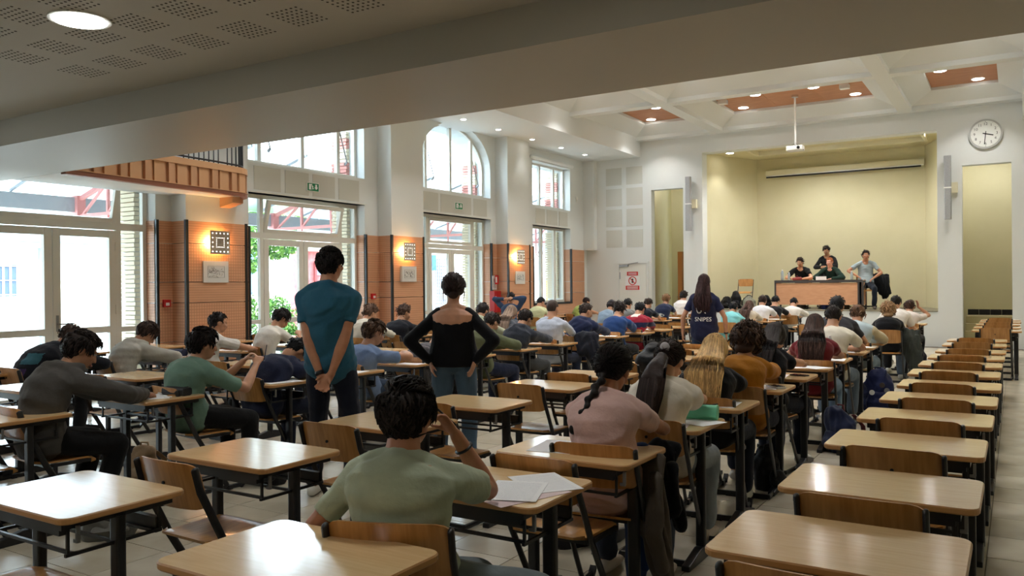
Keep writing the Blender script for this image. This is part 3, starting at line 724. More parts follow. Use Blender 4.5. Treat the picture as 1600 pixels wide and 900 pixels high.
def add_hand(mb, w, dirv, pal, thumb_side, curl=.5, s=1.0, fr=.0085, spread=.3):
    """w wrist, dirv towards the fingers, pal palm normal, thumb_side +1/-1 along cross(dir,pal)"""
    d = Vector(dirv).normalized(); p = Vector(pal); p = (p-d*p.dot(d)).normalized(); sd = d.cross(p)*thumb_side
    k = w+d*.088*s
    mb.loft([w-d*.02*s, w+d*.02*s, w+d*.055*s, k], [(.024*s, .018*s), (.033*s, .016*s), (.04*s, .015*s), (.038*s, .012*s)], side=sd, n=10)
    for i, (off, ln) in enumerate(((.028, .070), (.010, .080), (-.009, .074), (-.027, .058))):
        b = k+sd*off*s-d*.012*s; dd = (d+sd*off*spread*8*.3).normalized(); pts = [b]; an = curl*.35+i*.05
        for j, f in enumerate((.45, .32, .23)):
            dv = (dd*math.cos(an)+p*math.sin(an)).normalized(); pts.append(pts[-1]+dv*ln*f*s); an += curl*(.9 if j == 0 else .75)
        mb.loft(pts, [fr*s*1.05, fr*s, fr*s*.95, fr*s*.8], side=sd, n=7)
    b = w+d*.03*s+sd*.024*s; t1 = (d*.65+sd*.75+p*.25).normalized(); t2 = (d*.9+sd*.15+p*(.35+curl*.3)).normalized()
    mb.loft([b-t1*.01*s, b+t1*.03*s, b+t1*.03*s+t2*.028*s, b+t1*.03*s+t2*.05*s], [fr*s*1.5, fr*s*1.25, fr*s*1.1, fr*s*.85], side=p, n=7)
def bez(a, b, c, t): return a*(1-t)**2+b*2*t*(1-t)+c*t*t
def person(key, label, head, yaw=0.0, lean=.26, hp=38, hyaw=0.0, hroll=0.0, sex='m', sk=(196, 146, 116), hair=('short', (30, 24, 22)), top=('tee', (200, 200, 200)), pants=(30, 32, 42),
           shoes=(210, 210, 205), vox=.015, pose='write', yn=None, stand=False, s=1.0, rh=None, lh=None, rel=None, lel=None, rcurl=.6, lcurl=.6, rdir=None, ldir=None, rpal=None, lpal=None,
           hz=None, face=False, legs=None, slump=.06, back=None, floor=0.0, hairn=None, hem=-.03, bulk=1.0, hemdrop=None, legyaw=0.0, footx=.12):
    cy, sy = math.cos(yaw), math.sin(yaw)
    hx, hy, hzz = head
    hz = hz or (.95*s if stand else .57)
    # root under the hips
    rx, ry = hx+sy*lean, hy-cy*lean
    root = empty('person', (rx, ry, floor), yaw, label, 'person')
    H = V3(0, 0, hz); C = V3(0, lean, hzz-floor)
    a = math.radians(hp); hu = V3(0, math.sin(a), math.cos(a)); hf = V3(0, math.cos(a), -math.sin(a)); hr = V3(1, 0, 0)
    R = Matrix((hr, hf, hu)).transposed()
    R = R @ Matrix.Rotation(hyaw, 3, 'Z') @ Matrix.Rotation(hroll, 3, 'Y')
    hr, hf, hu = R.col[0].copy(), R.col[1].copy(), R.col[2].copy()
    nt = C - hu*.075*s - hf*.022*s
    nb = nt + V3(0, -.030-.045*math.sin(a), -.066-.012*math.cos(a)-(.010 if stand else 0))*s
    fem = sex == 'f'
    sw = (.158 if fem else .178)*s
    sd_ = -(.080 if stand else .070)*s; shl = nb + V3(-sw, .0, sd_); shr = nb + V3(sw, .0, sd_)
    if pose != 'stand': shl += V3(0, .03, 0); shr += V3(0, .03, 0)
    mid = (H+nb)/2; ctrl = mid + V3(0, -slump*2-.02*abs(lean), .06)
    sp = lambda t: bez(H, ctrl, nb, t)
    bk = 1.0
    prof = [(-.02, .150, .105), (.10, .165, .115), (.3, .145 if fem else .15, .098), (.5, .135 if fem else .155, .10), (.70, .155 if fem else .176, .112), (.84, .158 if fem else .186, .100), (.93, .125 if fem else .14, .078), (.985, .07, .062), (1.0, .056, .055)]
    prof = [(t_, w_*bulk, d_*(1+(bulk-1)*.7)) for t_, w_, d_ in prof]
    B = MB()
    # head
    q = lambda x, y, z: C + hr*x*s + hf*y*s + hu*z*s
    B.ell(q(0, -.012, .028), (.074*s, .094*s, .088*s), R); B.ell(q(0, .022, -.035), (.060*s, .070*s, .078*s), R); B.ell(q(0, .045, -.078), (.036*s, .038*s, .030*s), R)
    B.loft([q(0, .088, .018), q(0, .104, -.018), q(0, .108, -.030)], [.008*s, .013*s, .012*s], n=8); B.ell(q(0, .085, .028), (.045*s, .012*s, .010*s), R)
    B.ell(q(0, .088, -.062), (.024*s, .012*s, .011*s), R); B.ell(q(.036, .07, -.02), (.024*s, .022*s, .022*s), R); B.ell(q(-.036, .07, -.02), (.024*s, .022*s, .022*s), R)
    for e in (-1, 1): B.ell(q(e*.077, -.010, -.008), (.010*s, .021*s, .031*s), R)
    nr = (.05 if fem else .06)*s
    B.loft([C-hu*.03*s-hf*.02*s, nt, nb+V3(0, 0, -.01), nb+V3(0, 0, -.05)], [nr*.95, nr, nr*1.15, nr*1.4], n=12)
    B.loft([sp(t) for t, _, _ in prof], [(w_*s, d_*s) for _, w_, d_ in prof], side=(1, 0, 0), n=16)
    for e, sh in ((-1, shl), (1, shr)):
        B.loft([nb+V3(e*.02, 0, .018), nb+V3(e*.09*s, .005, -.020*s), sh], [.042*s, .046*s, .05*s], n=10)
    # arms
    l1, l2 = (.285*s, .25*s) if fem else (.305*s, .262*s)
    if yn is not None:
        # local desk edge
        dy = (yn-ry); 
    else: dy = lean+.1
    D_ = .80
    if pose == 'write':
        rh = rh or (.04, dy+.11, D_); lh = lh or (-.09, dy+.09, D_)
        rel = rel or (1, -.1, -.12); lel = lel or (-1, -.1, -.15)
    elif pose == 'sprawl':
        rh = rh or (.02, dy+.16, D_+.01); lh = lh or (-.08, dy+.2, D_)
        rel = rel or (1, .3, .1); lel = lel or (-1, .3, .1)
    rh = V3(*rh) if rh else shr+V3(.05, .02, -.5); lh = V3(*lh) if lh else shl+V3(-.05, .02, -.5)
    re, rw = ik(shr, rh, l1, l2, rel or (.3, -1, -.2)); le, lw = ik(shl, lh, l1, l2, lel or (-.3, -1, -.2))
    thin = .86 if fem else 1.0
    arms = []
    for e, sh, el, w_, cu, dr, pl in ((1, shr, re, rw, rcurl, rdir, rpal), (-1, shl, le, lw, lcurl, ldir, lpal)):
        up = (el-sh); fo = (w_-el)
        ra = [.050, .047, .043, .040]
        B.loft([sh, sh+up*.35, sh+up*.75, el], [r*s*thin for r in ra], n=10)
        B.loft([el, el+fo*.3, el+fo*.7, w_], [r*s*thin for r in (.041, .042, .032, .026)], n=10)
        dv = Vector(dr) if dr else fo.normalized()
        pv = Vector(pl) if pl else (V3(0, 0, -1) if pose in ('write', 'sprawl') else V3(-e, 0, 0))
        pv = pv - dv*pv.dot(dv)
        if pv.length < .1: pv = dv.orthogonal()
        # thumb toward the body centre line
        sd = dv.cross(pv); ts = 1 if (sd.x*(-e) > 0 or abs(sd.x) < .2) else -1
        if pose == 'stand' and not dr: ts = 1 if sd.y > 0 else -1
        add_hand(B, w_, dv, pv, ts, cu, s*(.92 if fem else 1.0), fr=max(.0085, vox*.62))
        arms.append((sh, el, w_))
    # legs
    legj = []
    for e in (-1, 1):
        hj = H + V3(e*.088*s, 0, -.01)
        if stand: ank = V3(e*footx*s, 0+(.03*e), .085*s); hint = (e*.1, 1, 0); a1, a2 = .44*s, .43*s
        else:
            ank = V3(e*(footx+.03), .40 if legs is None else legs, .095); hint = (e*.15, .6, 1); a1, a2 = .43*s, .43*s
        if legyaw:
            Rz = Matrix.Rotation(legyaw, 3, 'Z'); ank = hj + Rz @ (ank-hj); hint = Rz @ Vector(hint)
        kn, ank = ik(hj, ank, a1, a2, hint)
        legj.append((hj, kn, ank))
        B.loft([hj, hj+(kn-hj)*.5, kn], [.082*s, .070*s, .052*s], n=12); B.loft([kn, kn+(ank-kn)*.3, ank], [.050*s, .052*s, .034*s], n=10)
        B.loft([ank+V3(0, -.03, -.04*s), ank+V3(0, .08, -.055*s), ank+V3(0, .15, -.06*s)], [(.033, .03), (.038, .025), (.034, .02)], side=(1, 0, 0), n=8)
    bodyob = remesh(B, 'body', vox, 2, [skin(sk)], root)
    # trousers
    T = MB(); tt = .016*s
    T.loft([sp(-.03), sp(.05), sp(.11)], [(.160*s*bulk, .118*s), (.166*s*bulk, .117*s), (.160*s*bulk, .110*s)], side=(1, 0, 0), n=16)
    if not stand: T.ell(H+V3(0, .02, -.035), (.185*s, .15*s, .085*s))
    for hj, kn, ank in legj:
        lo = kn+(ank-kn)*.93
        T.loft([hj+V3(0, 0, .02), hj+(kn-hj)*.5, kn], [.098*s, .088*s, .07*s], n=12); T.loft([kn, kn+(lo-kn)*.5, lo], [.07*s, .065*s, .060*s], n=12)
    remesh(T, 'trousers', max(vox, .012) if vox > .009 else .010, 3, [cloth(pants, 'denim')], root, folds=.007, fseed=zlib.crc32(key.encode()) % 1000, fscale=(7, 7, 9))
    # shoes
    sm = mat('shoe_%d_%d_%d' % shoes, srgb(*shoes), .6)
    for hj, kn, ank in legj:
        S = MB(); S.loft([ank+V3(0, -.045, -.045), ank+V3(0, .03, -.045), ank+V3(0, .11, -.058), ank+V3(0, .19, -.066)], [(.036, .038), (.042, .046), (.046, .032), (.036, .022)], side=(1, 0, 0), n=12)
        zlo = ank.z-.093
        remesh(S, 'shoe', max(.010, vox*.8), 1, [sm], root)
    # shirt
    S = MB(); ty = top[0]; infl = {'tee': .013, 'shirt': .015, 'hoodie': .021, 'sweater': .015, 'tight': .011, 'tank': .013}[ty]
    if len(top) > 2 and top[2] == 'scoop':
        pf = [(t, w_, d_) for t, w_, d_ in prof if t < .69]; pf.append((.72, .156*bulk, .108))
    else: pf = prof[:-1] + [(1.0, .062 if stand else .054, .060 if stand else .052)]
    pf = [(max(t, hem), w_, d_) for t, w_, d_ in pf]
    low = sp(0)-V3(0, 0, (.10 if stand else .005)*s if hemdrop is None else hemdrop) if ty != 'tight' else sp(0)-V3(0, 0, .045)
    cp_ = not (len(top) > 2 and top[2] == 'scoop')
    pts = [sp(t) for t, _, _ in pf]; rad = [(w_*s+infl, d_*s+infl) for _, w_, d_ in pf]
    if hem > 0.05:
        pts = [sp(hem)] + [sp(t) for t, _, _ in pf if t > hem+.02]; rad = [(.15*s+infl*.5, .105*s+infl*.5)] + [(w_*s+infl, d_*s+infl) for t, w_, d_ in pf if t > hem+.02]
        S.loft(pts, rad, side=(1, 0, 0), n=20)
    else:
        lo_ = .020 if ty != 'tight' else .006; nl_ = len(rad)
        rad = [(a_+lo_*(1-i_/nl_), b_+lo_*(1-i_/nl_)) for i_, (a_, b_) in enumerate(rad)]
        S.loft([low]+pts[1:], [(.172*s*bulk+infl+lo_*.6, .126*s+infl+lo_*.6)]+rad[1:], side=(1, 0, 0), n=20, cap=cp_)
    slen = {'tee': .62, 'shirt': 1.0, 'hoodie': 1.0, 'sweater': 1.0, 'tight': 1.0, 'tank': .12}[ty]
    if len(top) > 3: slen = top[3]
    lng = slen > .9
    for sh, el, w_ in arms:
        e = 1 if sh.x > 0 else -1
        if not (len(top) > 2 and top[2] == 'scoop'):
            S.loft([nb+V3(e*.035, -.0, .006), nb+V3(e*.1*s, .004, -.022*s), sh], [.040*s+infl*.5, .048*s+infl*.9, .052*s+infl], n=12)
        else: S.loft([nb+V3(e*.115*s, -.0, -.028*s), sh], [.046*s+infl*.5, .052*s+infl], n=12)
        S.ell(sh, ((.053*s+infl),)*3)
        up = el-sh
        if slen > .05:
            f_ = min(slen, 1.0) if not lng else 1.0
            S.loft([sh, sh+up*f_*.5, sh+up*f_], [.054*s*thin+infl, (.050*s*thin+infl*.95), (.046*s*thin+infl*(1.0 if lng else 1.1))], n=12, cap=lng)
        if lng:
            f = (w_-el)*(.94 if slen <= 1.0 else .94)
            if slen < .99: f = (w_-el)*.45
            S.loft([el, el+f*.4, el+f], [.046*s*thin+infl, .044*s*thin+infl, .032*s*thin+infl*.9], n=12)
    if ty == 'hoodie':
        S.loft([nb+V3(-.085, .045, .03), nb+V3(-.090, -.04, .035), nb+V3(0, -.100, .035), nb+V3(.090, -.04, .035), nb+V3(.085, .045, .03)], [(.03, .035), (.045, .045), (.055, .052), (.045, .045), (.03, .035)], n=10)
        hm_ = (C*.42+nb*.58); S.ell(hm_+V3(0, -.085, -.02), (.10, .062, .062)); S.ell(nb+V3(0, -.125, -.01), (.105, .055, .07))
        S.loft([hm_+V3(-.085, .03, -.035), hm_+V3(-.088, -.05, -.02), hm_+V3(0, -.10, .0), hm_+V3(.088, -.05, -.02), hm_+V3(.085, .03, -.035)], [(.028, .035), (.035, .042), (.04, .046), (.035, .042), (.028, .035)], n=10)
    if len(top) > 2 and top[2] == 'collar':
        S.loft([nb+V3(-.05, .03, .05), nb+V3(-.055, -.02, .035), nb+V3(0, -.055, .03), nb+V3(.055, -.02, .035), nb+V3(.05, .03, .05)], [(.012, .022)]*5, n=8)
    def cutneck(co): return co
    near = vox < .011
    shirt = remesh(S, {'tee': 't_shirt', 'shirt': 'shirt', 'hoodie': 'hoodie', 'sweater': 'sweater', 'tight': 'top', 'tank': 'blouse'}[ty], max(vox*.95, .008), 5 if not near else 8,
                   [cloth(top[1])], root, folds=(.012 if ty != 'tight' else 0), fseed=(zlib.crc32(key.encode())+5) % 1000, fscale=(6, 6, 11))
    # hair
    make_hair(hair[0], hair[1], C, R, s, vox, root, nb, sp, arms, hairn if hairn is not None else (420 if near else 110 if vox < .014 else 60))
    if face:
        W_ = mat('eye_white', (.8, .8, .78), .3); I_ = mat('eye_dark', (.02, .014, .01), .3); M_ = mat('lips', srgb(168, 92, 82), .5)
        for e in (-1, 1):
            m = MB().ell(q(e*.031, .084, .010), (.013*s, .009*s, .008*s), R, 10, 7); eo = m.build('eye', W_, root, smooth=True)
            m = MB().ell(q(e*.031, .092, .010), (.006*s, .003*s, .006*s), R, 8, 5); m.build('iris', I_, eo, smooth=True)
            m = MB().loft([q(e*.016, .096, .028), q(e*.032, .095, .033), q(e*.048, .084, .028)], [.0035*s]*3, n=6); m.build('eyebrow', hairm(hair[1]), root)
        m = MB().loft([q(-.024, .088, -.060), q(0, .100, -.062), q(.024, .088, -.060)], [(.005, .005), (.008, .007), (.005, .005)], n=8); m.build('mouth', M_, root, smooth=True)
    return dict(root=root, C=C, R=R, nb=nb, sp=sp, arms=arms, H=H, q=q, shirt=shirt, body=bodyob, rx=rx, ry=ry, yaw=yaw, legj=legj)
def make_hair(style, color, C, R, s, vox, root, nb, sp, arms, nlock):
    hm = hairm(color); hr, hf, hu = R.col[0], R.col[1], R.col[2]
    q = lambda x, y, z: C + hr*x*s + hf*y*s + hu*z*s
    t = {'short': .010, 'buzz': .005, 'mop': .015, 'curly': .022, 'long': .016, 'pony': .009, 'braid': .014, 'bun': .024, 'slick': .008, 'bigcurl': .040}[style]
    n_r = np.random.default_rng(zlib.crc32((style+str(color)+str(round(C.z, 3))).encode()) % 9999)
    M = MB(); nu, nv = (44, 28) if vox < .014 else (28, 18)
    V = []
    c0 = Vector((0, -.012, .028)); rr = (.074+t, .096+t, .090+t)
    ph1, ph2 = n_r.uniform(0, 6, 2); fr = {'curly': 9, 'bigcurl': 8, 'mop': 5, 'short': 5}.get(style, 4); am = {'curly': .16, 'bigcurl': .14, 'mop': .05, 'short': .03, 'buzz': .0}.get(style, .02)
    low = {'short': -.065, 'buzz': -.06, 'mop': -.075, 'curly': -.085, 'long': -.10, 'pony': -.06, 'braid': -.07, 'bun': -.055, 'slick': -.06, 'bigcurl': -.13}[style]
    def shape(d):
        """d unit vector in head coords -> point in head coords, inside flag"""
        p = Vector((c0.x+d.x*rr[0], c0.y+d.y*rr[1], c0.z+d.z*rr[2]))
        if p.z < c0.z: p.z = c0.z + (p.z-c0.z)*1.05
        nz = math.sin(d.x*fr+ph1)*math.sin(d.y*fr+ph2)*math.sin(d.z*fr*1.1+ph1)+.5*math.sin(d.x*fr*2.3+ph2)*math.sin(d.z*fr*2.1)
        k = 1+am*nz
        hid = 0.0
        fl = .074 + (.012 if style in ('mop', 'short') else .02) - .0*p.x      # hairline height at forehead
        if p.y > .045:  hid = max(hid, min(1, (fl-p.z)/.02))
        if -.03 < p.y <= .045 and p.z < .02:  hid = max(hid, min(1, (p.y+.03)/.03)*min(1, (.02-p.z)/.015)) if style not in ('long', 'bigcurl') else hid
        if p.z < low: hid = max(hid, min(1, (low-p.z)/.012))
        if hid > 0: k *= (1-hid)+hid*.72
        p2 = c0+(p-c0)*k
        return p2, hid
    V = [];
    for i in range(nv+1):
        ph = PI*i/nv
        for j in range(nu):
            th = 2*PI*j/nu; p, h = shape(Vector((math.sin(ph)*math.cos(th), math.sin(ph)*math.sin(th), math.cos(ph)))); V.append(q(*p))
    F = [(i*nu+j, i*nu+(j+1) % nu, (i+1)*nu+(j+1) % nu, (i+1)*nu+j)[::-1] for i in range(nv) for j in range(nu)]
    M.add(V, F)
    strands = []   # extra polylines with radii
    def bo(t, off, dx=0.0, dz=0.0):
        a_ = sp(max(0, t-.06)); b_ = sp(min(1.0, t+.02)); tg = (b_-a_).normalized()
        return sp(t) + V3(0, -tg.z, tg.y).normalized()*off + V3(dx, 0, dz)
    if style == 'long' or style == 'bigcurl':
        L_ = .48 if style == 'long' else .12
        p0 = q(0, -.05, -.02); p1 = q(0, -.085, -.11) if style == 'bigcurl' else bo(1.0, .085); pm = (C+nb)/2+V3(0, -.065, .03)
        tl_ = .5 if arms[0][1].z < arms[0][0].z-.24 else .42
        p2 = bo(.75, .150); p3 = bo(tl_, .150)
        if style == 'bigcurl': M.loft([p0, p1], [(.085, .05), (.07, .035)], side=(1, 0, 0), n=14)
        else: M.loft([p0, pm, p1, p2, p3], [(.08, .06), (.085, .042), (.092, .04), (.10, .03), (.045, .012)], side=(1, 0, 0), n=16)
        nl = nlock
        for k in range(nl):
            u = n_r.uniform(-1, 1); d0 = Vector((u*.8, -.5-n_r.uniform(0, .5), n_r.uniform(-.2, .9))).normalized(); a_, _h = shape(d0); a_ = q(*a_)
            if style == 'long':
                e1 = bo(1.0, .140-.03*abs(u)+n_r.uniform(0, .02), u*.105); e2 = bo(.75, .168+n_r.uniform(0, .02), u*.12+n_r.uniform(-.015, .015)); e3 = bo(n_r.uniform(tl_-.08, tl_+.1), .16+n_r.uniform(0, .02), u*.085+n_r.uniform(-.03, .03))
                m_ = (C+nb)/2+V3(u*.092, -.140+.05*abs(u), .045); strands.append(([a_, m_, e1, e2, e3], [.003, .005, .005, .0045, .001]))
            else:
                x = a_; pts = [x]
                for z in range(4): x = x + V3(n_r.uniform(-.02, .02), n_r.uniform(-.02, .012), -.02); pts.append(x)
                strands.append((pts, [.009, .011, .011, .009, .004]))
    if style == 'pony':
        a_ = q(0, -.108, -.03); M.ell(a_, (.022, .022, .022)); 
        tl = [a_, a_+V3(0, -.035, -.005), bo(1.0, .155), bo(.85, .165), bo(.68, .165), bo(.5, .155)]
        M.loft(tl, [(.02, .02), (.035, .03), (.055, .035), (.07, .035), (.07, .03), (.03, .015)], side=(1, 0, 0), n=14)
        for k in range(nlock):
            an = n_r.uniform(0, 6.28); w_ = V3(math.cos(an), math.sin(an)*.5, 0)
            strands.append(([p+w_*r for p, r in zip(tl, (.012, .036, .056, .072, .074, .05))], [.003, .004, .004, .004, .003, .001]))
    if style == 'braid':
        a_ = q(0, -.10, -.06); b_ = nb+V3(-.03, -.12, -.0); c_ = nb+V3(-.09, -.135, -.11)
        for k in range(9):
            f = k/8; p = bez(a_, (b_+V3(0, -.03, .03)), c_, f); off = V3(.008 if k % 2 else -.008, 0, 0); M.ell(p+off, (.026*(1-.25*f), .022, .02))
        M.ell(c_+V3(-.02, 0, -.015), (.028, .02, .03))
    if style == 'bun': M.ell(q(0, -.10, -.045), (.045, .032, .038)); M.ell(q(.02, -.105, -.04), (.03, .03, .03))
    if style == 'bun':
        for e in (-1, 1): strands.append(([q(e*.078, .03, .03), q(e*.09, .035, -.03), q(e*.085, .03, -.08), q(e*.08, .02, -.11)], [.004, .005, .003, .001]))
    if style in ('short', 'mop', 'curly', 'braid', 'bun', 'slick', 'pony', 'bigcurl'):
        ln = {'short': .035, 'mop': .06, 'curly': .045, 'braid': .07, 'bun': .05, 'slick': .05, 'pony': .07, 'bigcurl': .05}[style]
        for k in range(nlock):
            for _ in range(20):
                d0 = Vector(n_r.normal(size=3)).normalized(); a_, h = shape(d0)
                if h == 0 and a_.z > low+.01: break
            nn = Vector((d0.x/rr[0], d0.y/rr[1], d0.z/rr[2])).normalized()
            if style in ('pony', 'bun', 'slick', 'braid'): fl = (Vector((0, -.12, .0))-a_).normalized()
            elif style in ('curly', 'bigcurl'): fl = Vector(n_r.normal(size=3))*.7+Vector((0, 0, -.3))
            else: fl = Vector((n_r.normal()*.35, .35*(1 if a_.y > .0 else -.5), -.9)) if a_.z < .09 else Vector((n_r.normal()*.5+.25, .9 if style == 'mop' else .4, 0))
            fl = fl-nn*fl.dot(nn); 
            if fl.length < .05: continue
            fl.normalize(); lift = {'mop': .35, 'short': .28, 'curly': .3, 'bigcurl': .3}.get(style, .02)
            b0 = a_-nn*.006
            p1 = a_+fl*ln*.45+nn*(.004+lift*.02); p2 = a_+fl*ln-nn*(.1*ln if style != 'curly' else -.2*ln)+nn*lift*.012+Vector(n_r.normal(size=3))*.004
            w_ = .0075 if style in ('short', 'mop', 'curly', 'bigcurl') else .003
            strands.append(([q(*b0), q(*p1), q(*p2)], [w_, w_*.85, w_*.15]))
    ho = remesh(M, 'hair', max(vox*.8, .007), 1 if style in ('curly', 'bigcurl', 'short', 'mop') else 3, [hm], root, folds=.0035 if style != 'buzz' else .001, fseed=int(C.z*1000) % 97, fscale=(22, 22, 10))
    if strands and nlock:
        st = MB(); vr = [hm, hair_variant(color, .55), hair_variant(color, 1.9)]
        for pts, rad in strands:
            mi_ = int(n_r.integers(3))
            r0 = rad[0]; n = len(pts); base = len(st.v); 
            for i, (p, r) in enumerate(zip(pts, rad)):
                tg = (pts[min(i+1, n-1)]-pts[max(i-1, 0)]); tg = tg.normalized() if tg.length > 1e-6 else V3(0, 0, 1); x = tg.orthogonal().normalized(); y = tg.cross(x)
                for k in range(3): an = k*2.094; st.v.append(tuple(p+x*r*math.cos(an)*s+y*r*math.sin(an)*s))
            for i in range(n-1):
                for k in range(3): st.f.append((base+i*3+k, base+i*3+(k+1) % 3, base+(i+1)*3+(k+1) % 3, base+(i+1)*3+k)); st.m.append(mi_)
        so = st.build('hair_locks', vr, root, smooth=True, fix=False); so['kind'] = 'stuff'
def chair_for(P, label, back=.16, rz=None):
    """chair under a seated person, facing the same way"""
    yaw = P['yaw'] if rz is None else rz
    x = P['rx']+math.sin(yaw)*back; y = P['ry']-math.cos(yaw)*back
    return make_chair(x, y, label, rz=yaw)
# ---------------------------------------------------------------- the people, one by one
PP = {}
def seat(key, label, head, who=None, **k):
    yn = DESKS[key][1] if key in DESKS else k.pop('yn', None)
    back = k.pop('cb', .17)
    P = person(key, label, head, yn=yn, **k); PP[key] = P
    chair_for(P, 'occupied chair under %s' % who, back)
    return P
BLK = (24, 24, 27); DBR = (38, 28, 24); BRN = (74, 52, 38)
seat('fg', 'boy seen from behind in a pale green T-shirt holding a pen to his mouth', (-1.76, 2.16, 1.11), 'the boy in the pale green T-shirt', yaw=.38, lean=.05, hp=8, hyaw=-.25, hair=('mop', (26, 21, 20)),
     top=('tee', (176, 186, 164)), pants=(118, 128, 134), vox=.0065, rh=(.13, .20, 1.02), rel=(.5, .6, -1), rdir=(-.45, -.05, .6), rpal=(-.6, -.5, -.2), rcurl=1.1, lh=(-.20, .14, .60), lel=(-.8, -.4, -.6), sk=(178, 122, 92),
     pose='sit', legyaw=-.95, s=.93, hairn=1100, slump=.05, cb=.15)
seat('pink', 'girl with a dark braid in a pink T-shirt writing', (-1.70, 3.68, 1.125), 'the girl in the pink T-shirt', yaw=.10, lean=.10, hp=24, hroll=0.12, sex='f', hair=('braid', (24, 20, 20)), top=('tee', (206, 172, 166), 'x', .5),
     pants=(60, 66, 80), vox=.0075, rh=(.06, .50, .80), rel=(1, .2, -.4), sk=(176, 120, 90), hairn=700, shoes=(200, 190, 180), cb=.17)
seat('blouse', 'girl with a long dark ponytail in a frilled cream blouse', (-1.74, 4.55, 1.09), 'the girl in the frilled cream blouse', yaw=.05, lean=.20, hp=40, sex='f', hair=('pony', (42, 31, 28)), top=('tank', (222, 214, 200)),
     pants=(140, 148, 156), vox=.0095, sk=(206, 152, 120), hairn=420, shoes=(214, 200, 190))
seat('blonde', 'girl with long blonde hair in a black long-sleeved top', (-1.78, 5.52, 1.07), 'the blonde girl in black', lean=.20, hp=40, sex='f', hair=('long', (196, 158, 104)), top=('sweater', (22, 22, 26)), pants=(28, 32, 44), vox=.010, hairn=340, yaw=.1)
seat('mustard', 'curly brown-haired person in a mustard sweater writing', (-1.74, 6.18, 1.10), 'the curly-haired person in mustard', lean=.20, hp=36, sex='f', hair=('bigcurl', (58, 42, 34)), top=('sweater', (172, 112, 30)), pants=(40, 44, 60), vox=.010, hairn=420, yaw=.06)
seat('longhair', 'girl in a black sleeveless top with very long dark hair over her back', (-1.76, 7.08, 1.08), 'the girl with very long dark hair', lean=.24, hp=42, sex='f', hair=('long', (28, 21, 20)), top=('tank', (22, 22, 28)), pants=(24, 30, 46), vox=.011, hairn=300, yaw=-.12)
seat('burg', 'girl with long brown hair in a short-sleeved burgundy top', (-1.70, 8.40, 1.11), 'the girl in the burgundy top', lean=.16, hp=28, sex='f', hair=('long', (52, 36, 30)), top=('tee', (112, 34, 42), 'x', .45), pants=(110, 134, 160), vox=.011, hairn=260, yaw=.1)
seat('whitetee2', 'dark-haired boy in a loose cream T-shirt leaning on his desk', (-1.72, 9.48, 1.17), 'the boy in the cream T-shirt', lean=.2, hp=25, hair=('short', (34, 28, 26)), top=('tee', (222, 216, 202)), pants=(96, 112, 130))
seat('behind', 'tall dark-haired boy sitting right behind the cream T-shirt', (-1.84, 10.36, 1.26), 'the tall dark-haired boy', lean=.1, hp=12, hair=('short', BLK), top=('tee', (60, 60, 66)), pants=BLK)
seat('ltblue2', 'brown-haired student in pale blue with beige sleeves, hand at the face', (-1.74, 11.2, 1.13), 'the student in pale blue and beige', lean=.2, hp=35, hair=('mop', (84, 62, 46)), top=('shirt', (176, 192, 200)), pants=(110, 130, 150))
seat('blacksw', 'light brown bobbed person in a black sweater before the pillar', (-1.72, 13.95, 1.09), 'the person in the black sweater', lean=.16, hp=25, sex='f', hair=('bigcurl', (138, 108, 78)), top=('sweater', (20, 20, 24)), pants=(90, 104, 122), yaw=.05)
seat('white3', 'broad short-haired boy in a white T-shirt near the pillar', (-1.74, 15.05, 1.19), 'the broad boy in white', lean=.24, hp=25, hair=('short', (30, 26, 24)), top=('tee', (228, 222, 216)), pants=BLK)
seat('girl4', 'brown-haired girl resting her head on her raised hand', (-1.66, 16.3, 1.09), 'the girl resting her head', lean=.26, hp=35, sex='f', hair=('mop', (58, 40, 32)), top=('tee', (216, 206, 200)), pants=BLK, rh=(.13, .33, 1.10), rel=(1, .6, -.8), rdir=(-.1, -.1, 1), vox=.016)
# middle row
seat('hood', 'boy in a dark grey hoodie and black trousers writing', (-5.38, 3.14, 1.13), 'the boy in the dark grey hoodie', yaw=-.12, lean=.26, hp=30, hyaw=-.25, hair=('mop', (34, 27, 25)), top=('hoodie', (76, 74, 72)), pants=(16, 16, 18), vox=.0095, face=True, hairn=500, legs=.30)
seat('green', 'dark-haired boy in a sage green sweatshirt with both hands raised', (-5.38, 4.11, 1.11), 'the boy in the sage green sweatshirt', yaw=-.15, lean=.12, hp=10, hyaw=-.15, hair=('mop', (24, 19, 18)), top=('sweater', (108, 138, 124), 'x', .8), pants=(18, 18, 20), vox=.0095, face=True,
     rh=(.10, .52, .93), lh=(-.06, .50, .95), rcurl=1.2, lcurl=1.2, hairn=420, rel=(.6, -.2, -1), lel=(-.6, -.2, -1))
seat('navyhid', 'student in navy slumped over the desk behind the standing man', (-5.42, 5.10, .98), 'the slumped student in navy', lean=.36, hp=65, hair=('short', BLK), top=('hoodie', (36, 42, 66)), pants=(26, 32, 50), vox=.013, pose='sprawl', slump=.10)
seat('bluetee', 'brown-haired boy in a light blue T-shirt reading his sheet', (-5.38, 6.09, 1.09), 'the boy in the light blue T-shirt', yaw=-.2, lean=.10, hp=22, hyaw=-.3, hair=('mop', (72, 54, 42)), top=('tee', (116, 138, 176)), pants=(58, 72, 96), vox=.0105, face=True, rh=(.04, .46, .88), lh=(-.07, .44, .86), hairn=300)
seat('striped', 'student in a striped grey top slumped beside the woman', (-5.38, 7.16, .95), 'the slumped student in striped grey', lean=.36, hp=65, hair=('short', DBR), top=('sweater', (74, 72, 76)), pants=BLK, vox=.014, pose='sprawl', slump=.10)
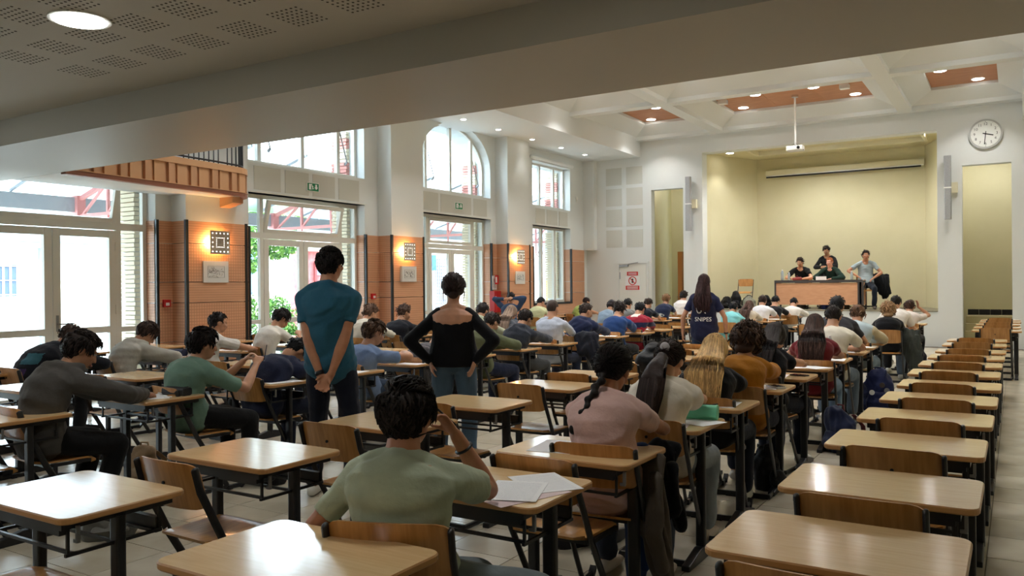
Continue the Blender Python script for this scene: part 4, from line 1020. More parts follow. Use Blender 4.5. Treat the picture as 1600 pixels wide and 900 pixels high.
seat('olive', 'boy in an olive green jacket with short dark hair', (-5.38, 8.20, 1.10), 'the boy in the olive jacket', lean=.22, hp=35, hair=('short', (44, 38, 36)), top=('hoodie', (92, 98, 72)), pants=(30, 36, 58), vox=.011, yaw=-.15)
seat('charcoal', 'boy in a charcoal hooded top before the pale blue shirt', (-5.38, 8.98, 1.11), 'the boy in the charcoal hooded top', lean=.2, hp=35, hair=('short', (34, 28, 27)), top=('hoodie', (48, 52, 62)), pants=(60, 62, 64), vox=.011, yaw=-.08)
seat('ltblue', 'slim crop-haired boy in a pale blue shirt sitting upright', (-5.46, 9.86, 1.225), 'the boy in the pale blue shirt', lean=.04, hp=8, hair=('buzz', (58, 48, 44)), top=('shirt', (184, 192, 208)), pants=(36, 42, 60), vox=.011, slump=.02)
seat('navyhood', 'boy in a navy hoodie turned towards the right', (-5.38, 10.73, 1.15), 'the boy in the navy hoodie', lean=.2, hp=25, hyaw=-.4, hair=('short', (48, 38, 34)), top=('hoodie', (30, 38, 68)), pants=(50, 52, 60), yaw=-.15)
seat('blueshirt', 'boy in a royal blue sweatshirt with tousled dark hair', (-5.38, 11.92, 1.14), 'the boy in the royal blue sweatshirt', lean=.22, hp=35, hair=('curly', (30, 24, 23)), top=('sweater', (38, 66, 116)), pants=BLK)
seat('rugby', 'boy in a red and navy striped rugby shirt with white collar', (-5.40, 12.78, 1.12), 'the boy in the rugby shirt', lean=.22, hp=35, hair=('short', BLK), top=('shirt', (150, 36, 54), 'collar'), pants=BLK)
# further rows on the left
seat('dark1', 'dark-haired student in a pale green hoodie', (-6.72, 10.0, 1.17), 'the student in the pale green hoodie', lean=.2, hp=25, hair=('short', (36, 30, 30)), top=('hoodie', (170, 178, 156)), pants=BLK, vox=.014)
seat('greygirl', 'girl with long light brown hair in a grey top', (-6.72, 10.8, 1.11), 'the long-haired girl in grey', lean=.2, hp=35, sex='f', hair=('long', (128, 108, 94)), top=('sweater', (88, 94, 104)), pants=BLK, yaw=.12, hairn=120)
seat('greyblue', 'girl in a grey-blue shirt bent low over her desk', (-6.72, 14.5, 1.11), 'the girl in the grey-blue shirt', lean=.34, hp=50, sex='f', hair=('bun', (40, 34, 36)), top=('tee', (126, 146, 166)), pants=BLK)
seat('grey2', 'boy in a plain grey T-shirt behind the royal blue sweatshirt', (-6.72, 15.27, 1.13), 'the boy in the grey T-shirt', lean=.26, hp=40, hair=('short', BLK), top=('tee', (118, 120, 120)), pants=BLK, vox=.017)
seat('darktee', 'boy in a black T-shirt with a blue back print', (-6.72, 16.35, 1.12), 'the boy in black with the blue print', lean=.26, hp=35, hair=('short', (44, 34, 30)), top=('tee', (26, 30, 40)), pants=BLK, vox=.017, yaw=-.1)
seat('navyT', 'fair-haired girl in a navy T-shirt with pale back print', (-6.72, 17.4, 1.19), 'the fair-haired girl in navy', lean=.28, hp=30, sex='f', hair=('mop', (118, 88, 62)), top=('tee', (34, 42, 68)), pants=BLK, vox=.017)
seat('whitebk', 'student in white sitting behind the fair-haired girl in navy', (-6.85, 18.9, 1.24), 'the white-shirted student', lean=.2, hp=25, hair=('curly', (34, 28, 26)), top=('tee', (226, 222, 220)), pants=BLK, vox=.018)
seat('jacket', 'student slouching far forward in a black jacket with teal patches', (-8.12, 4.62, 1.07), 'the slouching student in the black jacket', lean=.40, hp=35, hair=('short', (58, 46, 42)), top=('hoodie', (22, 24, 32)), pants=BLK, vox=.011, slump=.12, hz=.58)
seat('ltgrey', 'boy in a light grey hoodie bent over his desk', (-8.12, 5.48, 1.05), 'the boy in the light grey hoodie', yaw=-.1, lean=.30, hp=45, hair=('mop', (54, 42, 38)), top=('hoodie', (170, 168, 160)), pants=(40, 44, 60), vox=.0105, face=True)
seat('whiteshirt', 'dark-haired boy in a white polo with bare forearms', (-8.12, 6.42, 1.13), 'the boy in the white polo', yaw=-.15, lean=.12, hp=12, hyaw=-.3, hair=('short', (28, 24, 24)), top=('tee', (214, 212, 208), 'collar'), pants=BLK, vox=.011)
seat('whitetee', 'boy in a white T-shirt holding up a pen by the window', (-8.12, 7.40, 1.14), 'the boy in the white T-shirt writing', yaw=-.1, lean=.26, hp=40, hyaw=-.2, hair=('mop', (30, 25, 26)), top=('tee', (218, 214, 206)), pants=(30, 34, 46), vox=.0105, face=True, rh=(.12, .45, .92), rel=(.8, 0, -1), rcurl=1.0)
seat('curly', 'curly brown-haired boy in a cream top', (-8.12, 9.12, 1.15), 'the curly-haired boy in cream', lean=.16, hp=35, hyaw=-.3, hair=('curly', (76, 56, 44)), top=('sweater', (206, 202, 190)), pants=BLK, vox=.013)
seat('blackjmp', 'boy in a black jumper before the wood panels', (-8.12, 9.9, 1.13), 'the boy in the black jumper', lean=.16, hp=25, hyaw=-.4, hair=('curly', (66, 50, 42)), top=('sweater', (24, 27, 36)), pants=BLK, vox=.014)
seat('denim', 'dark-haired student in blue denim stretching both arms behind the head', (-9.40, 15.12, 1.27), 'the student stretching his arms', lean=.02, hp=0, hair=('short', BLK), top=('shirt', (56, 76, 108)), pants=BLK, vox=.015, pose='sit',
     rh=(.12, -.10, 1.27), rel=(1, .1, .2), rdir=(-1, -.1, .1), lh=(-.12, -.10, 1.25), lel=(-1, .1, .0), ldir=(1, -.1, .1))
seat('yellow', 'dark-haired boy in a pale yellow shirt below the far window', (-9.40, 16.42, 1.14), 'the boy in pale yellow', lean=.22, hp=35, hyaw=-.3, hair=('short', BLK), top=('tee', (204, 208, 166)), pants=BLK, vox=.017)
seat('lime', 'dark-haired girl in a lime green top bent forward', (-9.40, 18.75, 1.10), 'the girl in lime green', yaw=-.5, lean=.32, hp=40, sex='f', hair=('slick', (40, 28, 28)), top=('tank', (156, 172, 96)), pants=BLK, vox=.017)
seat('teal', 'black-haired student in a turquoise top in front of the stage', (-4.66, 15.6, 1.07), 'the student in turquoise', lean=.26, hp=35, sex='f', hair=('short', BLK), top=('sweater', (126, 198, 202)), pants=(70, 84, 110), vox=.016)
seat('beige', 'girl with long brown hair in beige beside the turquoise top', (-4.64, 16.63, 1.07), 'the brown-haired girl in beige', lean=.28, hp=40, sex='f', hair=('long', (70, 50, 42)), top=('sweater', (198, 188, 172)), pants=BLK, vox=.016, hairn=80)
seat('white4', 'short-haired boy in a white T-shirt in front of the stage', (-4.64, 17.66, 1.16), 'the boy in white in the far block', lean=.24, hp=25, hair=('short', (50, 38, 34)), top=('tee', (222, 222, 228)), pants=(60, 74, 96), vox=.016)
seat('blacktee', 'boy in a black T-shirt with a pink back print', (-4.64, 18.74, 1.13), 'the boy with the pink back print', lean=.24, hp=35, hair=('short', BLK), top=('tee', (28, 28, 32)), pants=BLK, vox=.016)
seat('white5', 'black-haired student in a white shirt just below the stage table', (-4.40, 19.45, 1.08), 'the student in white below the stage', lean=.30, hp=45, hair=('short', BLK), top=('shirt', (224, 220, 214)), pants=BLK, vox=.017)
# standing people
PP['man'] = person('man', 'tall man in a blue T-shirt standing with hands clasped behind him', (-4.38, 4.48, 1.715), yaw=.52, lean=.03, hemdrop=.0, hp=2, hyaw=-.35, sk=(182, 128, 98), hair=('short', (24, 21, 22)), top=('tee', (44, 92, 116), 'x', .58), pants=(26, 30, 44),
    vox=.0065, pose='stand', stand=True, s=1.03, hz=.96, rh=(.03, -.17, .86), lh=(-.03, -.165, .88), rel=(1, -.5, 0), lel=(-1, -.5, 0), rdir=(-.55, -.15, -.7), ldir=(.35, -.1, -.9), rpal=(0, -1, .1), lpal=(0, -1, .1), rcurl=.5, lcurl=.5, shoes=(196, 194, 186), hairn=800, slump=.02, footx=.13)
PP['woman'] = person('woman', 'woman in a black square-necked top standing with hands on her hips', (-4.0, 5.52, 1.52), yaw=.50, lean=.03, hp=2, hyaw=.1, sex='f', sk=(202, 150, 122), hair=('bun', (46, 34, 32)), top=('tight', (18, 19, 24), 'scoop'), pants=(82, 104, 124),
    vox=.007, pose='stand', stand=True, s=1.0, hz=.94, bulk=1.17, rh=(.185, -.08, .93), lh=(-.185, -.08, .93), rel=(1, -.5, -.05), lel=(-1, -.5, -.05), rdir=(-.25, -.35, -.8), ldir=(.2, -.1, -.9), rpal=(-.9, .3, .2), lpal=(.9, .3, .2), rcurl=.25, lcurl=.3, hairn=500, slump=.02, shoes=(40, 40, 44))
PP['girl'] = person('girl', 'standing girl with waist-long dark hair in a navy sports jersey', (-3.76, 11.2, 1.56), yaw=.22, lean=.02, hp=2, sex='f', sk=(186, 136, 110), hair=('long', (44, 28, 28)), top=('tee', (32, 36, 66), 'x', .6), pants=(44, 58, 84), vox=.010,
    pose='stand', stand=True, s=.98, hz=.93, rh=(.30, .02, .84), lh=(-.30, .02, .84), rel=(1, -.6, 0), lel=(-1, -.6, 0), hairn=260, slump=.02)
# four people on the stage (they look into the hall)
STG = .85
def stage_person(key, label, head, **k):
    PP[key] = person(key, label, head, floor=STG, vox=.014, face=True, **k); return PP[key]
P = stage_person('s1', 'curly dark-haired boy in a black T-shirt sitting at the stage table', (-5.02, 22.95, 2.10), yaw=PI-.1, lean=.14, hp=14, hair=('curly', (40, 30, 28)), top=('tee', (20, 20, 22)), rh=(.10, .34, .80), lh=(-.10, .34, .80), yn=None)
c = chair_for(P, 'stage chair with red seat shell behind the table, at left', .17); c.location.z = STG
P = stage_person('s3', 'laughing red-haired boy in a dark green sweatshirt at the stage table', (-4.26, 22.95, 2.09), yaw=PI-.1, lean=.12, hp=5, hyaw=-.2, sk=(214, 160, 138), hair=('short', (134, 78, 48)), top=('sweater', (26, 46, 38)), rh=(.12, .3, .80), lh=(-.12, .3, .80))
c = chair_for(P, 'stage chair of the boy in the dark green sweatshirt', .17); c.location.z = STG
P = stage_person('s2', 'boy in black standing behind the red-haired boy on stage', (-4.45, 23.55, 2.42), yaw=PI-.1, lean=.05, hp=22, hair=('curly', (32, 25, 24)), top=('sweater', (22, 22, 25)), pants=BLK, pose='stand', stand=True, s=.98, rh=(.05, .26, 1.12), lh=(-.05, .26, 1.12), rel=(1, 0, -.6), lel=(-1, 0, -.6))
P = stage_person('s4', 'smiling boy in a light grey-blue shirt sitting at the right end of the stage table', (-3.33, 22.75, 2.24), yaw=PI+.25, lean=.04, hp=0, hz=.66, sk=(176, 124, 96), hair=('curly', (26, 22, 22)), top=('tee', (150, 164, 170), 'collar'), pants=(26, 34, 46), shoes=(60, 50, 44), rh=(.22, .12, .86), lh=(-.16, .2, .80))
c = chair_for(P, 'stage chair of the smiling boy with a black coat on its back', .17); c.location.z = STG+.05
c = make_chair(-6.55, 23.15, 'empty wooden chair on the stage left of the table', rz=PI+.1, z=STG)

# ---- writing and prints on clothes (laid on the cloth surface)
def print_on(P, me, mt, up, across=0.0, name='print', ray=(0, 1, 0), off=.004):
    sh = P['shirt']; bm = bmesh.new(); bm.from_mesh(sh.data); bvh = BVHTree.FromBMesh(bm); bm.free()
    d = Vector(ray); side = Vector((1, 0, 0)) if d.y > 0 else Vector((-1, 0, 0))
    for v in me.vertices:
        p = Vector((0, 0, up)) + side*(v.co.x+across) + Vector((0, 0, v.co.y)); o = p - d*1.0
        h = bvh.ray_cast(o, d)
        v.co = (h[0]-d*off) if h[0] is not None else p-d*.15
    me.materials.clear(); me.materials.append(mt); o = bpy.data.objects.new(name, me); COL.objects.link(o); o.parent = sh; return o
WPR = mat('white_print', (.85, .85, .85), .7)
print_on(PP['girl'], textmesh('SNIPES', .082, sx=.95), WPR, 1.05, 0, 'lettering')
print_on(PP['girl'], textmesh('07', .24, sx=.85), WPR, 1.205, 0, 'lettering')
print_on(PP['s3'], textmesh('NEW YORK', .062, sx=.9), WPR, .95, 0, 'lettering')
def blob(P, mt, up, across, w, h, name='print'):
    V = [(0, 0, 0)]; n = 14
    for i in range(n):
        r = 1-.25*((i*37) % 5)/5; V.append((w/2*r*math.cos(2*PI*i/n), h/2*r*math.sin(2*PI*i/n), 0))
    me = bpy.data.meshes.new('print'); me.from_pydata(V, [], [(0, i+1, (i+1) % n+1) for i in range(n)]); print_on(P, me, mt, up, across, name)
blob(PP['blacktee'], mat('pink_print', srgb(196, 70, 120), .7), .88, -.03, .17, .2)
blob(PP['darktee'], mat('blue_print', srgb(60, 150, 200), .7), .90, -.02, .14, .14)
blob(PP['navyT'], mat('pale_print', srgb(170, 180, 176), .7), .86, 0, .2, .09)
# rugby stripes: colour bands on the shirt mesh by height
def bands(P, mats, fn):
    me = P['shirt'].data
    for m in mats: me.materials.append(m)
    for p in me.polygons: p.material_index = fn(p.center, p.index)
bands(PP['rugby'], [cloth((34, 40, 74)), cloth((226, 222, 214))], lambda c, i: 2 if (c.z > PP['rugby']['nb'].z+.015 and abs(c.x) < .065) else 1 if (.84 < c.z < .92 or .68 < c.z < .75) else 0)
bands(PP['ltblue2'], [cloth((196, 182, 152))], lambda c, i: 1 if abs(c.x) > .20 else 0)
bands(PP['striped'], [cloth((112, 104, 108))], lambda c, i: 1 if (c.y*24) % 1 < .4 else 0)
bands(PP['jacket'], [cloth((50, 92, 104)), cloth((58, 44, 84))], lambda c, i: 1 if (.02 < c.x < .17 and .84 < c.z < .94 and c.y < .3) else 2 if (0 < c.x < .12 and .74 < c.z < .80) else 0)
# wrist things, frill, cap-like headband
def ring(P, side, mt, name, w=.012, r=.031, back=.03):
    sh, el, wr = P['arms'][side]; d = (wr-el).normalized(); a = wr-d*back
    return MB().loft([a, a+d*w*.5, a+d*w], [r, r+.0015, r], n=16, cap=False).build(name, mt, P['root'], smooth=True)
ring(PP['man'], 1, BLACKP, 'wrist_watch', .03, .032, .02); ring(PP['fg'], 0, BLACKP, 'wristband', .008, .034, .06); ring(PP['girl'], 0, BLACKP, 'wrist_watch', .02, .03)
C, q = PP['blouse']['C'], PP['blouse']['q']
MB().ell(q(0, -.122, .02), (.03, .02, .03)).build('hair_tie', mat('hair_tie_grey', srgb(170, 165, 170), .5), PP['blouse']['root'], smooth=True)
# glasses/belt of the woman
Pw = PP['woman']; m = MB().loft([Pw['sp'](.0)+V3(0, 0, -.012), Pw['sp'](.0)+V3(0, 0, .02)], [(.185, .138), (.183, .136)], side=(1, 0, 0), n=24, cap=False); m.build('belt', mat('dark_belt', srgb(40, 34, 34), .5), Pw['root'], smooth=True)

# ---------------------------------------------------------------- things on desks
DT = .7605
def paper(x, y, rz, label, w=.21, h=.297, z=DT, n=1, mt=PAPER, lines=False):
    m = MB().box(-w/2, w/2, -h/2, h/2, 0, .0012*n); o = m.build('paper_sheet', mt); o.location = (x, y, z); o.rotation_euler = (0, 0, rz); tag(o, label, 'paper')
    if lines:
        l = MB()
        for k in range(14): l.box(-w/2+.02, w/2-.02, -h/2+.03+.018*k, -h/2+.0305+.018*k, .0012*n, .0014*n)
        lo = l.build('ruled_lines', mat('pale_blue_ink', srgb(170, 180, 205), .8), o, fix=False); lo['kind'] = 'stuff'
    return o
def pen(x, y, z, rz, tilt, label, c=(24, 26, 60), ln=.14):
    e = empty('pen', (x, y, z), 0, label, 'pen'); e.rotation_euler = (tilt, 0, rz)
    m = MB().loft([(0, 0, .012), (0, 0, ln)], [.004, .004], n=8); m.build('barrel', mat('pen_%d_%d_%d' % c, srgb(*c), .3), e, smooth=True)
    MB().loft([(0, 0, 0), (0, 0, .012)], [.001, .0035], n=8, cap=False).build('tip', STEEL, e, smooth=True); return e
def pcase(x, y, rz, label, c, w=.2, h=.07, d=.075, z=DT):
    mt = mat('case_%d_%d_%d' % c, srgb(*c), .6)
    e = empty('pencil_case', (x, y, z), rz, label, 'pencil case')
    m = MB().prism(rrect(-d/2, d/2, 0, h, min(d, h)*.35, 5), 'x', -w/2, w/2); m.build('case_body', mt, e, bevel=.006)
    MB().box(-w/2+.01, w/2-.01, -.003, .003, h-.001, h+.003).bar((w/2-.03, 0, h+.002), (w/2-.0, .01, h+.006), .006).build('zip', mat('zip_dark', srgb(40, 46, 50), .5), e); return e
def bottle(x, y, z, label, h=.22, r=.032, col=(205, 222, 232), cap=(230, 230, 235), lab=None):
    e = empty('bottle', (x, y, z), 0, label, 'bottle')
    g = mat('clear_plastic_%d' % col[0], srgb(*col), .12, .6); g.node_tree.nodes['Principled BSDF'].inputs['Transmission Weight'].default_value = .6
    MB().loft([(0, 0, .004), (0, 0, .02), (0, 0, h*.3), (0, 0, h*.45), (0, 0, h*.7), (0, 0, h*.86), (0, 0, h*.9)], [r*.9, r, r, r*.94, r, r*.5, r*.4], n=16, cap=False).build('bottle_body', g, e, smooth=True)
    MB().disc((0, 0, h*.94), r*.42, 'z', 14, h*.09).build('cap', mat('cap_%d_%d' % cap[:2], srgb(*cap), .4), e)
    if lab: MB().loft([(0, 0, h*.45), (0, 0, h*.68)], [r*1.02, r*1.02], n=16, cap=False).build('label_wrap', mat('label_%d_%d' % lab[:2], srgb(*lab), .6), e, smooth=True)
    return e
def calculator(x, y, rz, label):
    e = empty('calculator', (x, y, DT), rz, label, 'calculator')
    MB().prism(rrect(-.04, .04, -.08, .08, .012), 'z', 0, .014).build('shell', mat('calc_grey', srgb(196, 198, 202), .5), e)
    MB().box(-.03, .03, .04, .066, .014, .0155).build('screen', mat('calc_screen', srgb(60, 72, 66), .2), e)
    k = MB()
    for i in range(4):
        for j in range(4): k.box(-.032+.0175*i, -.02+.0175*i, -.07+.024*j, -.056+.024*j, .014, .017)
    o = k.build('keys', BLACKP, e); o['kind'] = 'stuff'; return e
def phone(x, y, rz, label):
    e = empty('phone', (x, y, DT), rz, label, 'phone'); MB().prism(rrect(-.036, .036, -.075, .075, .01), 'z', 0, .009).build('phone_body', BLACKP, e)
    MB().prism(rrect(-.033, .033, -.072, .072, .008), 'z', .009, .0095).build('screen', mat('phone_glass', (.01, .01, .012), .08), e); return e
dk = lambda k: DESKS[k]
def onp(k, dx, dy): return dk(k)[0]+dx, dk(k)[1]+dy
x, y = onp('fg', .16, .18); paper(x, y, .35, 'loose squared sheet near the boy\'s elbow on the foremost occupied desk', lines=True, n=1, z=DT+.004)
paper(x+.02, y-.02, -.35, 'pink answer sheet under the squared sheet on the foremost occupied desk', mt=mat('pink_paper', srgb(226, 206, 208), .8), w=.24, h=.34)
paper(x+.03, y+.17, .9, 'white printed sheet at the back of the foremost occupied desk', z=DT+.002, lines=True)
paper(-1.86, 3.5, .15, 'blank white sheet on the empty desk before the pink T-shirt', h=.297, w=.32)
x, y = onp('pink', .1, .2); paper(x, y, .2, 'lilac-tinted sheet under the hand of the girl in pink', mt=mat('lilac_paper', srgb(222, 214, 226), .8), w=.25, h=.3); paper(x+.12, y+.1, 1.2, 'white sheet at the right of the desk of the girl in pink', z=DT+.002)
pcase(x+.11, y+.2, .15, 'mint green zipped pencil case on the desk of the girl in pink', (112, 204, 166), .22, .085, .09)
calculator(x-.11, y+.15, .3, 'grey calculator on the desk of the girl in pink'); pen(x+.07, y+.21, DT+.08, .5, 1.2, 'blue pen lying on top of the mint green pencil case', (40, 60, 150))
x, y = onp('blouse', .12, .2); paper(x, y, .1, 'white sheet on the desk of the girl in the cream blouse', w=.3)
x, y = onp('blonde', .12, .22); paper(x, y, .3, 'white sheet on the desk of the blonde girl', w=.25); calculator(x+.13, y+.02, .8, 'grey calculator on the desk of the blonde girl')
x, y = onp('mustard', .03, .16); paper(x, y, .1, 'white sheet on the desk of the person in mustard', w=.25); phone(x+.2, y+.12, 1.2, 'black phone on the desk of the person in mustard')
pen(x+.02, y+.1, DT+.04, -1.0, .9, 'white pen in the hand of the person in mustard', (225, 225, 215), .15)
x, y = onp('longhair', .1, .2); paper(x, y, .5, 'white sheet on the desk of the girl with very long dark hair', w=.28); paper(x+.08, y-.05, 1.0, 'second sheet slid askew under the arm of the girl with very long hair', z=DT+.002)
x, y = onp('burg', .2, .15); paper(x, y, .1, 'white sheet hanging over the corner of the desk with the water bottle', w=.24)
bottle(x-.05, y+.14, DT, 'clear water bottle with dark label on the desk of the girl in burgundy', .24, .035, lab=(110, 120, 130)); pcase(x-.17, y+.16, .1, 'black pencil case beside the water bottle', (30, 30, 36), .16, .07, .07)
x, y = onp('whitetee2', .2, .2); phone(x, y, 1.3, 'black phone with teal rim on the desk of the boy in cream'); paper(x-.1, y, .3, 'white sheet on the desk of the boy in cream')
x, y = onp('behind', .18, .2); paper(x, y, .9, 'white sheet on the desk of the tall dark-haired boy')
x, y = onp('ltblue2', .12, .2); paper(x, y, .3, 'white sheet on the desk of the student in pale blue', w=.32); pcase(x-.1, y+.14, 0, 'flat black pencil case on the desk of the student in pale blue', (20, 20, 24), .22, .04, .09)
x, y = onp('green', .05, .18); paper(x, y, .4, 'white sheet on the desk of the boy in sage green', w=.3, lines=True); paper(x+.17, y+.04, -.3, 'overlapping second sheet on the desk of the boy in sage green', z=DT+.002, lines=True)
pen(x+.05, y+.16, DT+.003, 1.2, 1.5, 'dark pen lying on the sheets of the boy in sage green')
x, y = onp('hood', .08, .17); paper(x, y, -.5, 'white sheet on the desk of the boy in the dark grey hoodie', w=.3); pcase(x+.1, y+.19, .1, 'black soft pencil case with a loop on the desk of the dark grey hoodie', (26, 27, 32), .22, .06, .09)
pen(x+.14, y+.05, DT+.008, 1.4, 1.5, 'white marker with dark cap on the desk of the dark grey hoodie', (210, 210, 214), .13); calculator(x-.07, y+.2, 1.2, 'white eraser-like calculator on the desk of the dark grey hoodie')
x, y = onp('bluetee', .2, .2); paper(x, y, .2, 'white sheet on the desk of the boy in light blue', w=.25, lines=True)
x, y = onp('navyhid', .2, .15); paper(x, y, .2, 'white sheet beside the slumped student in navy', w=.25)
x, y = onp('striped', .25, .25); pcase(x-.02, y, .4, 'round black pencil case beside the woman\'s hand', (30, 32, 38), .12, .06, .1); paper(x, y-.1, .3, 'small printed card beside the round black pencil case', w=.12, h=.09)
x, y = onp('charcoal', -.05, .2); paper(x, y, .2, 'white sheet on the desk of the charcoal hooded top', w=.3)
x, y = onp('ltblue', -.1, .2); paper(x, y, .2, 'white sheet on the desk of the boy in pale blue', w=.3)
x, y = onp('ltblue', .12, .2)
bt = empty('bottle', (x, y, DT), .2, 'dark green upright flask on the desk ahead of the pale blue shirt', 'bottle'); MB().prism(rrect(-.045, .045, -.04, .04, .03), 'z', 0, .20).build('bottle_body', mat('dark_green_flask', srgb(44, 58, 62), .4), bt, bevel=.01); MB().disc((0, 0, .21), .03, 'z', 16, .03).build('cap', BLACKP, bt)
x, y = onp('navyhood', .1, .2); paper(x, y, .2, 'white sheet on the desk of the boy in the navy hoodie', w=.3)
x, y = onp('blueshirt', .12, .2); paper(x, y, .2, 'white sheet on the desk of the royal blue sweatshirt', w=.28)
x, y = onp('rugby', -.1, .2); paper(x, y, .2, 'white sheet on the desk of the rugby shirt', w=.3)
x, y = onp('curly', -.1, .2); paper(x, y, .2, 'white sheets spread on the desk of the curly-haired boy', w=.42, n=2)
x, y = onp('whiteshirt', -.1, .2); paper(x, y, .2, 'white sheet on the desk of the boy in the white polo', w=.3); pcase(x-.12, y+.15, 0, 'black case on the desk of the boy in the white polo', (24, 24, 30), .2, .04, .07)
x, y = onp('ltgrey', .1, .2); paper(x, y, .2, 'white sheet on the desk of the light grey hoodie', w=.34); pcase(x-.02, y+.17, .2, 'large navy and black pencil case on the desk of the light grey hoodie', (30, 36, 66), .22, .08, .1)
x, y = onp('jacket', .05, .2); paper(x, y, .2, 'white sheet on the desk of the black jacket', w=.3); phone(x+.15, y, .5, 'dark phone on the desk of the black jacket')
x, y = dk(('c5', 0)); paper(x+.1, y+.25, .2, 'white sheet on the far left empty desk', w=.3); pcase(x+.15, y+.3, .7, 'dark pencil case on the far left empty desk', (40, 46, 60), .2, .03, .07)
x, y = onp('teal', -.1, .2); paper(x, y, .2, 'white sheet on the desk of the turquoise top', w=.3)
x, y = onp('white4', .1, .2); paper(x, y, .2, 'white sheet on the desk of the boy in white in the far block', w=.3)
for k, nm in (('blackjmp', 'black jumper'), ('whitetee', 'writing boy in white'), ('blacktee', 'pink back print'), ('darktee', 'blue back print'), ('navyT', 'fair-haired girl in navy'), ('yellow', 'boy in pale yellow'), ('blacksw', 'black sweater'), ('white3', 'broad boy in white')):
    x, y = onp(k, 0, .2); paper(x, y, .15, 'white sheet on the desk of the %s' % nm, w=.3)
# pens in hands of the near people
a = PP['fg']; M_ = a['root'].matrix_basis; d_ = Vector((-.45, -.05, .6)).normalized(); w_ = M_ @ (a['arms'][0][2]+d_*.125); pq = M_.to_3x3() @ Vector((.55, .25, -.55)).normalized()
pn = pen(w_.x, w_.y, w_.z, 0, 0, 'black pen held at the mouth by the boy in pale green', (20, 20, 24)); pn.rotation_euler = pq.to_track_quat('Z', 'Y').to_euler(); pn.location = Vector((w_.x, w_.y, w_.z))-pq*.04
a = PP['green']; w_ = a['root'].matrix_basis @ (a['arms'][0][2]+V3(0, .07, .02)); pen(w_.x, w_.y, w_.z, .4, -.4, 'dark blue pen held up by the boy in sage green')
a = PP['whitetee']; w_ = a['root'].matrix_basis @ (a['arms'][0][2]+V3(0, .06, .02)); pen(w_.x, w_.y, w_.z, .3, -.3, 'pen held up by the writing boy in white at the window')
# ---------------------------------------------------------------- bags and coats
def backpack(x, y, rz, label, c, w=.30, d=.20, h=.42, tilt=0, badges=None, strap=None, z=0.0):
    e = empty('backpack', (x, y, z), rz, label, 'backpack'); mt = cloth(c, 'nylon', .55)
    m = MB(); m.loft([(0, 0, .03), (0, 0, h*.35), (0, tilt*.5, h*.7), (0, tilt, h*.93)], [(w/2, d/2), (w/2*1.02, d/2*1.05), (w/2*.95, d/2*.9), (w/2*.6, d/2*.55)], side=(1, 0, 0), n=16)
    remesh(m, 'bag_body', .014, 2, [mt], e, folds=.02, fseed=int(abs(x*100)) % 77, fscale=(12, 12, 10))
    m = MB(); m.loft([(0, -d/2-.01, .06), (0, -d/2-.015, h*.25), (0, -d/2+.01, h*.48)], [(w*.36, .035), (w*.38, .045), (w*.3, .025)], side=(1, 0, 0), n=12); remesh(m, 'front_pocket', .014, 2, [mt], e, folds=.01, fscale=(14, 14, 12))
    sm = cloth(strap, 'strap', .7) if strap else mt
    for s in (-1, 1): MB().loft([(s*w*.25, d/2-.03, h*.85), (s*w*.32, d/2+.06, h*.6), (s*w*.34, d/2+.07, h*.3), (s*w*.3, d/2, .06)], [(.03, .008)]*4, side=(1, 0, 0), n=8).build('strap', sm, e, smooth=True)
    MB().loft([(-.04, 0, h*.93), (-.03, 0, h+.03), (.03, 0, h+.03), (.04, 0, h*.93)], [.009]*4, n=8).build('handle', sm, e, smooth=True)
    if badges:
        for (bx, bz, bc) in badges:
            MB().disc((bx, -d/2-.055, bz), .03, 'y', 16, .008).build('badge', mat('badge_%d_%d' % bc[:2], srgb(*bc), .4), e)
    return e
backpack(-1.60, 6.22, .9, 'small crumpled black backpack on the floor right of the second occupied desk row', (22, 22, 25), .24, .2, .30, tilt=.05)
backpack(-1.42, 10.55, .1, 'navy backpack with round badges standing by the desk of the tall boy', (30, 38, 76), .36, .24, .5, badges=((-.06, .25, (225, 225, 225)), (.05, .34, (60, 50, 46)), (.1, .28, (120, 120, 126))))
backpack(-1.38, 7.9, -.6, 'navy bag with burgundy straps leaning by the desk of the very long hair', (30, 38, 70), .30, .22, .40, tilt=-.06, strap=(98, 44, 48))
backpack(-1.78, 10.05, .4, 'black bag on the floor behind the navy backpack', (20, 20, 23), .3, .2, .3)
backpack(-1.50, 16.0, .3, 'dark bag on the floor beside the pillar row', (26, 24, 34), .3, .22, .34)
backpack(-2.28, 4.35, 1.3, 'black bag lying under the chair of the girl in pink', (22, 20, 24), .34, .22, .22)
backpack(-2.95, 6.15, 1.4, 'black bag with loose strap on the floor under the third row', (22, 22, 26), .36, .22, .2)
backpack(-2.95, 7.35, 1.45, 'large black leather bag lying across an empty desk in the third row', (24, 26, 30), .50, .3, .16, z=DT)
backpack(-5.15, 6.25, .2, 'blue bag hanging low beside the light blue T-shirt boy', (50, 84, 130), .2, .12, .3)
backpack(-5.9, 3.95, .4, 'tan printed canvas bag on the floor left of the dark grey hoodie desk', (168, 140, 108), .26, .14, .3)
backpack(-4.85, 3.0, 1.0, 'grey duffel on the floor under the front left row', (96, 96, 92), .34, .24, .2)
backpack(-5.05, 4.45, .5, 'black rucksack on the floor beside the sage green sweatshirt', (18, 18, 22), .3, .2, .26)
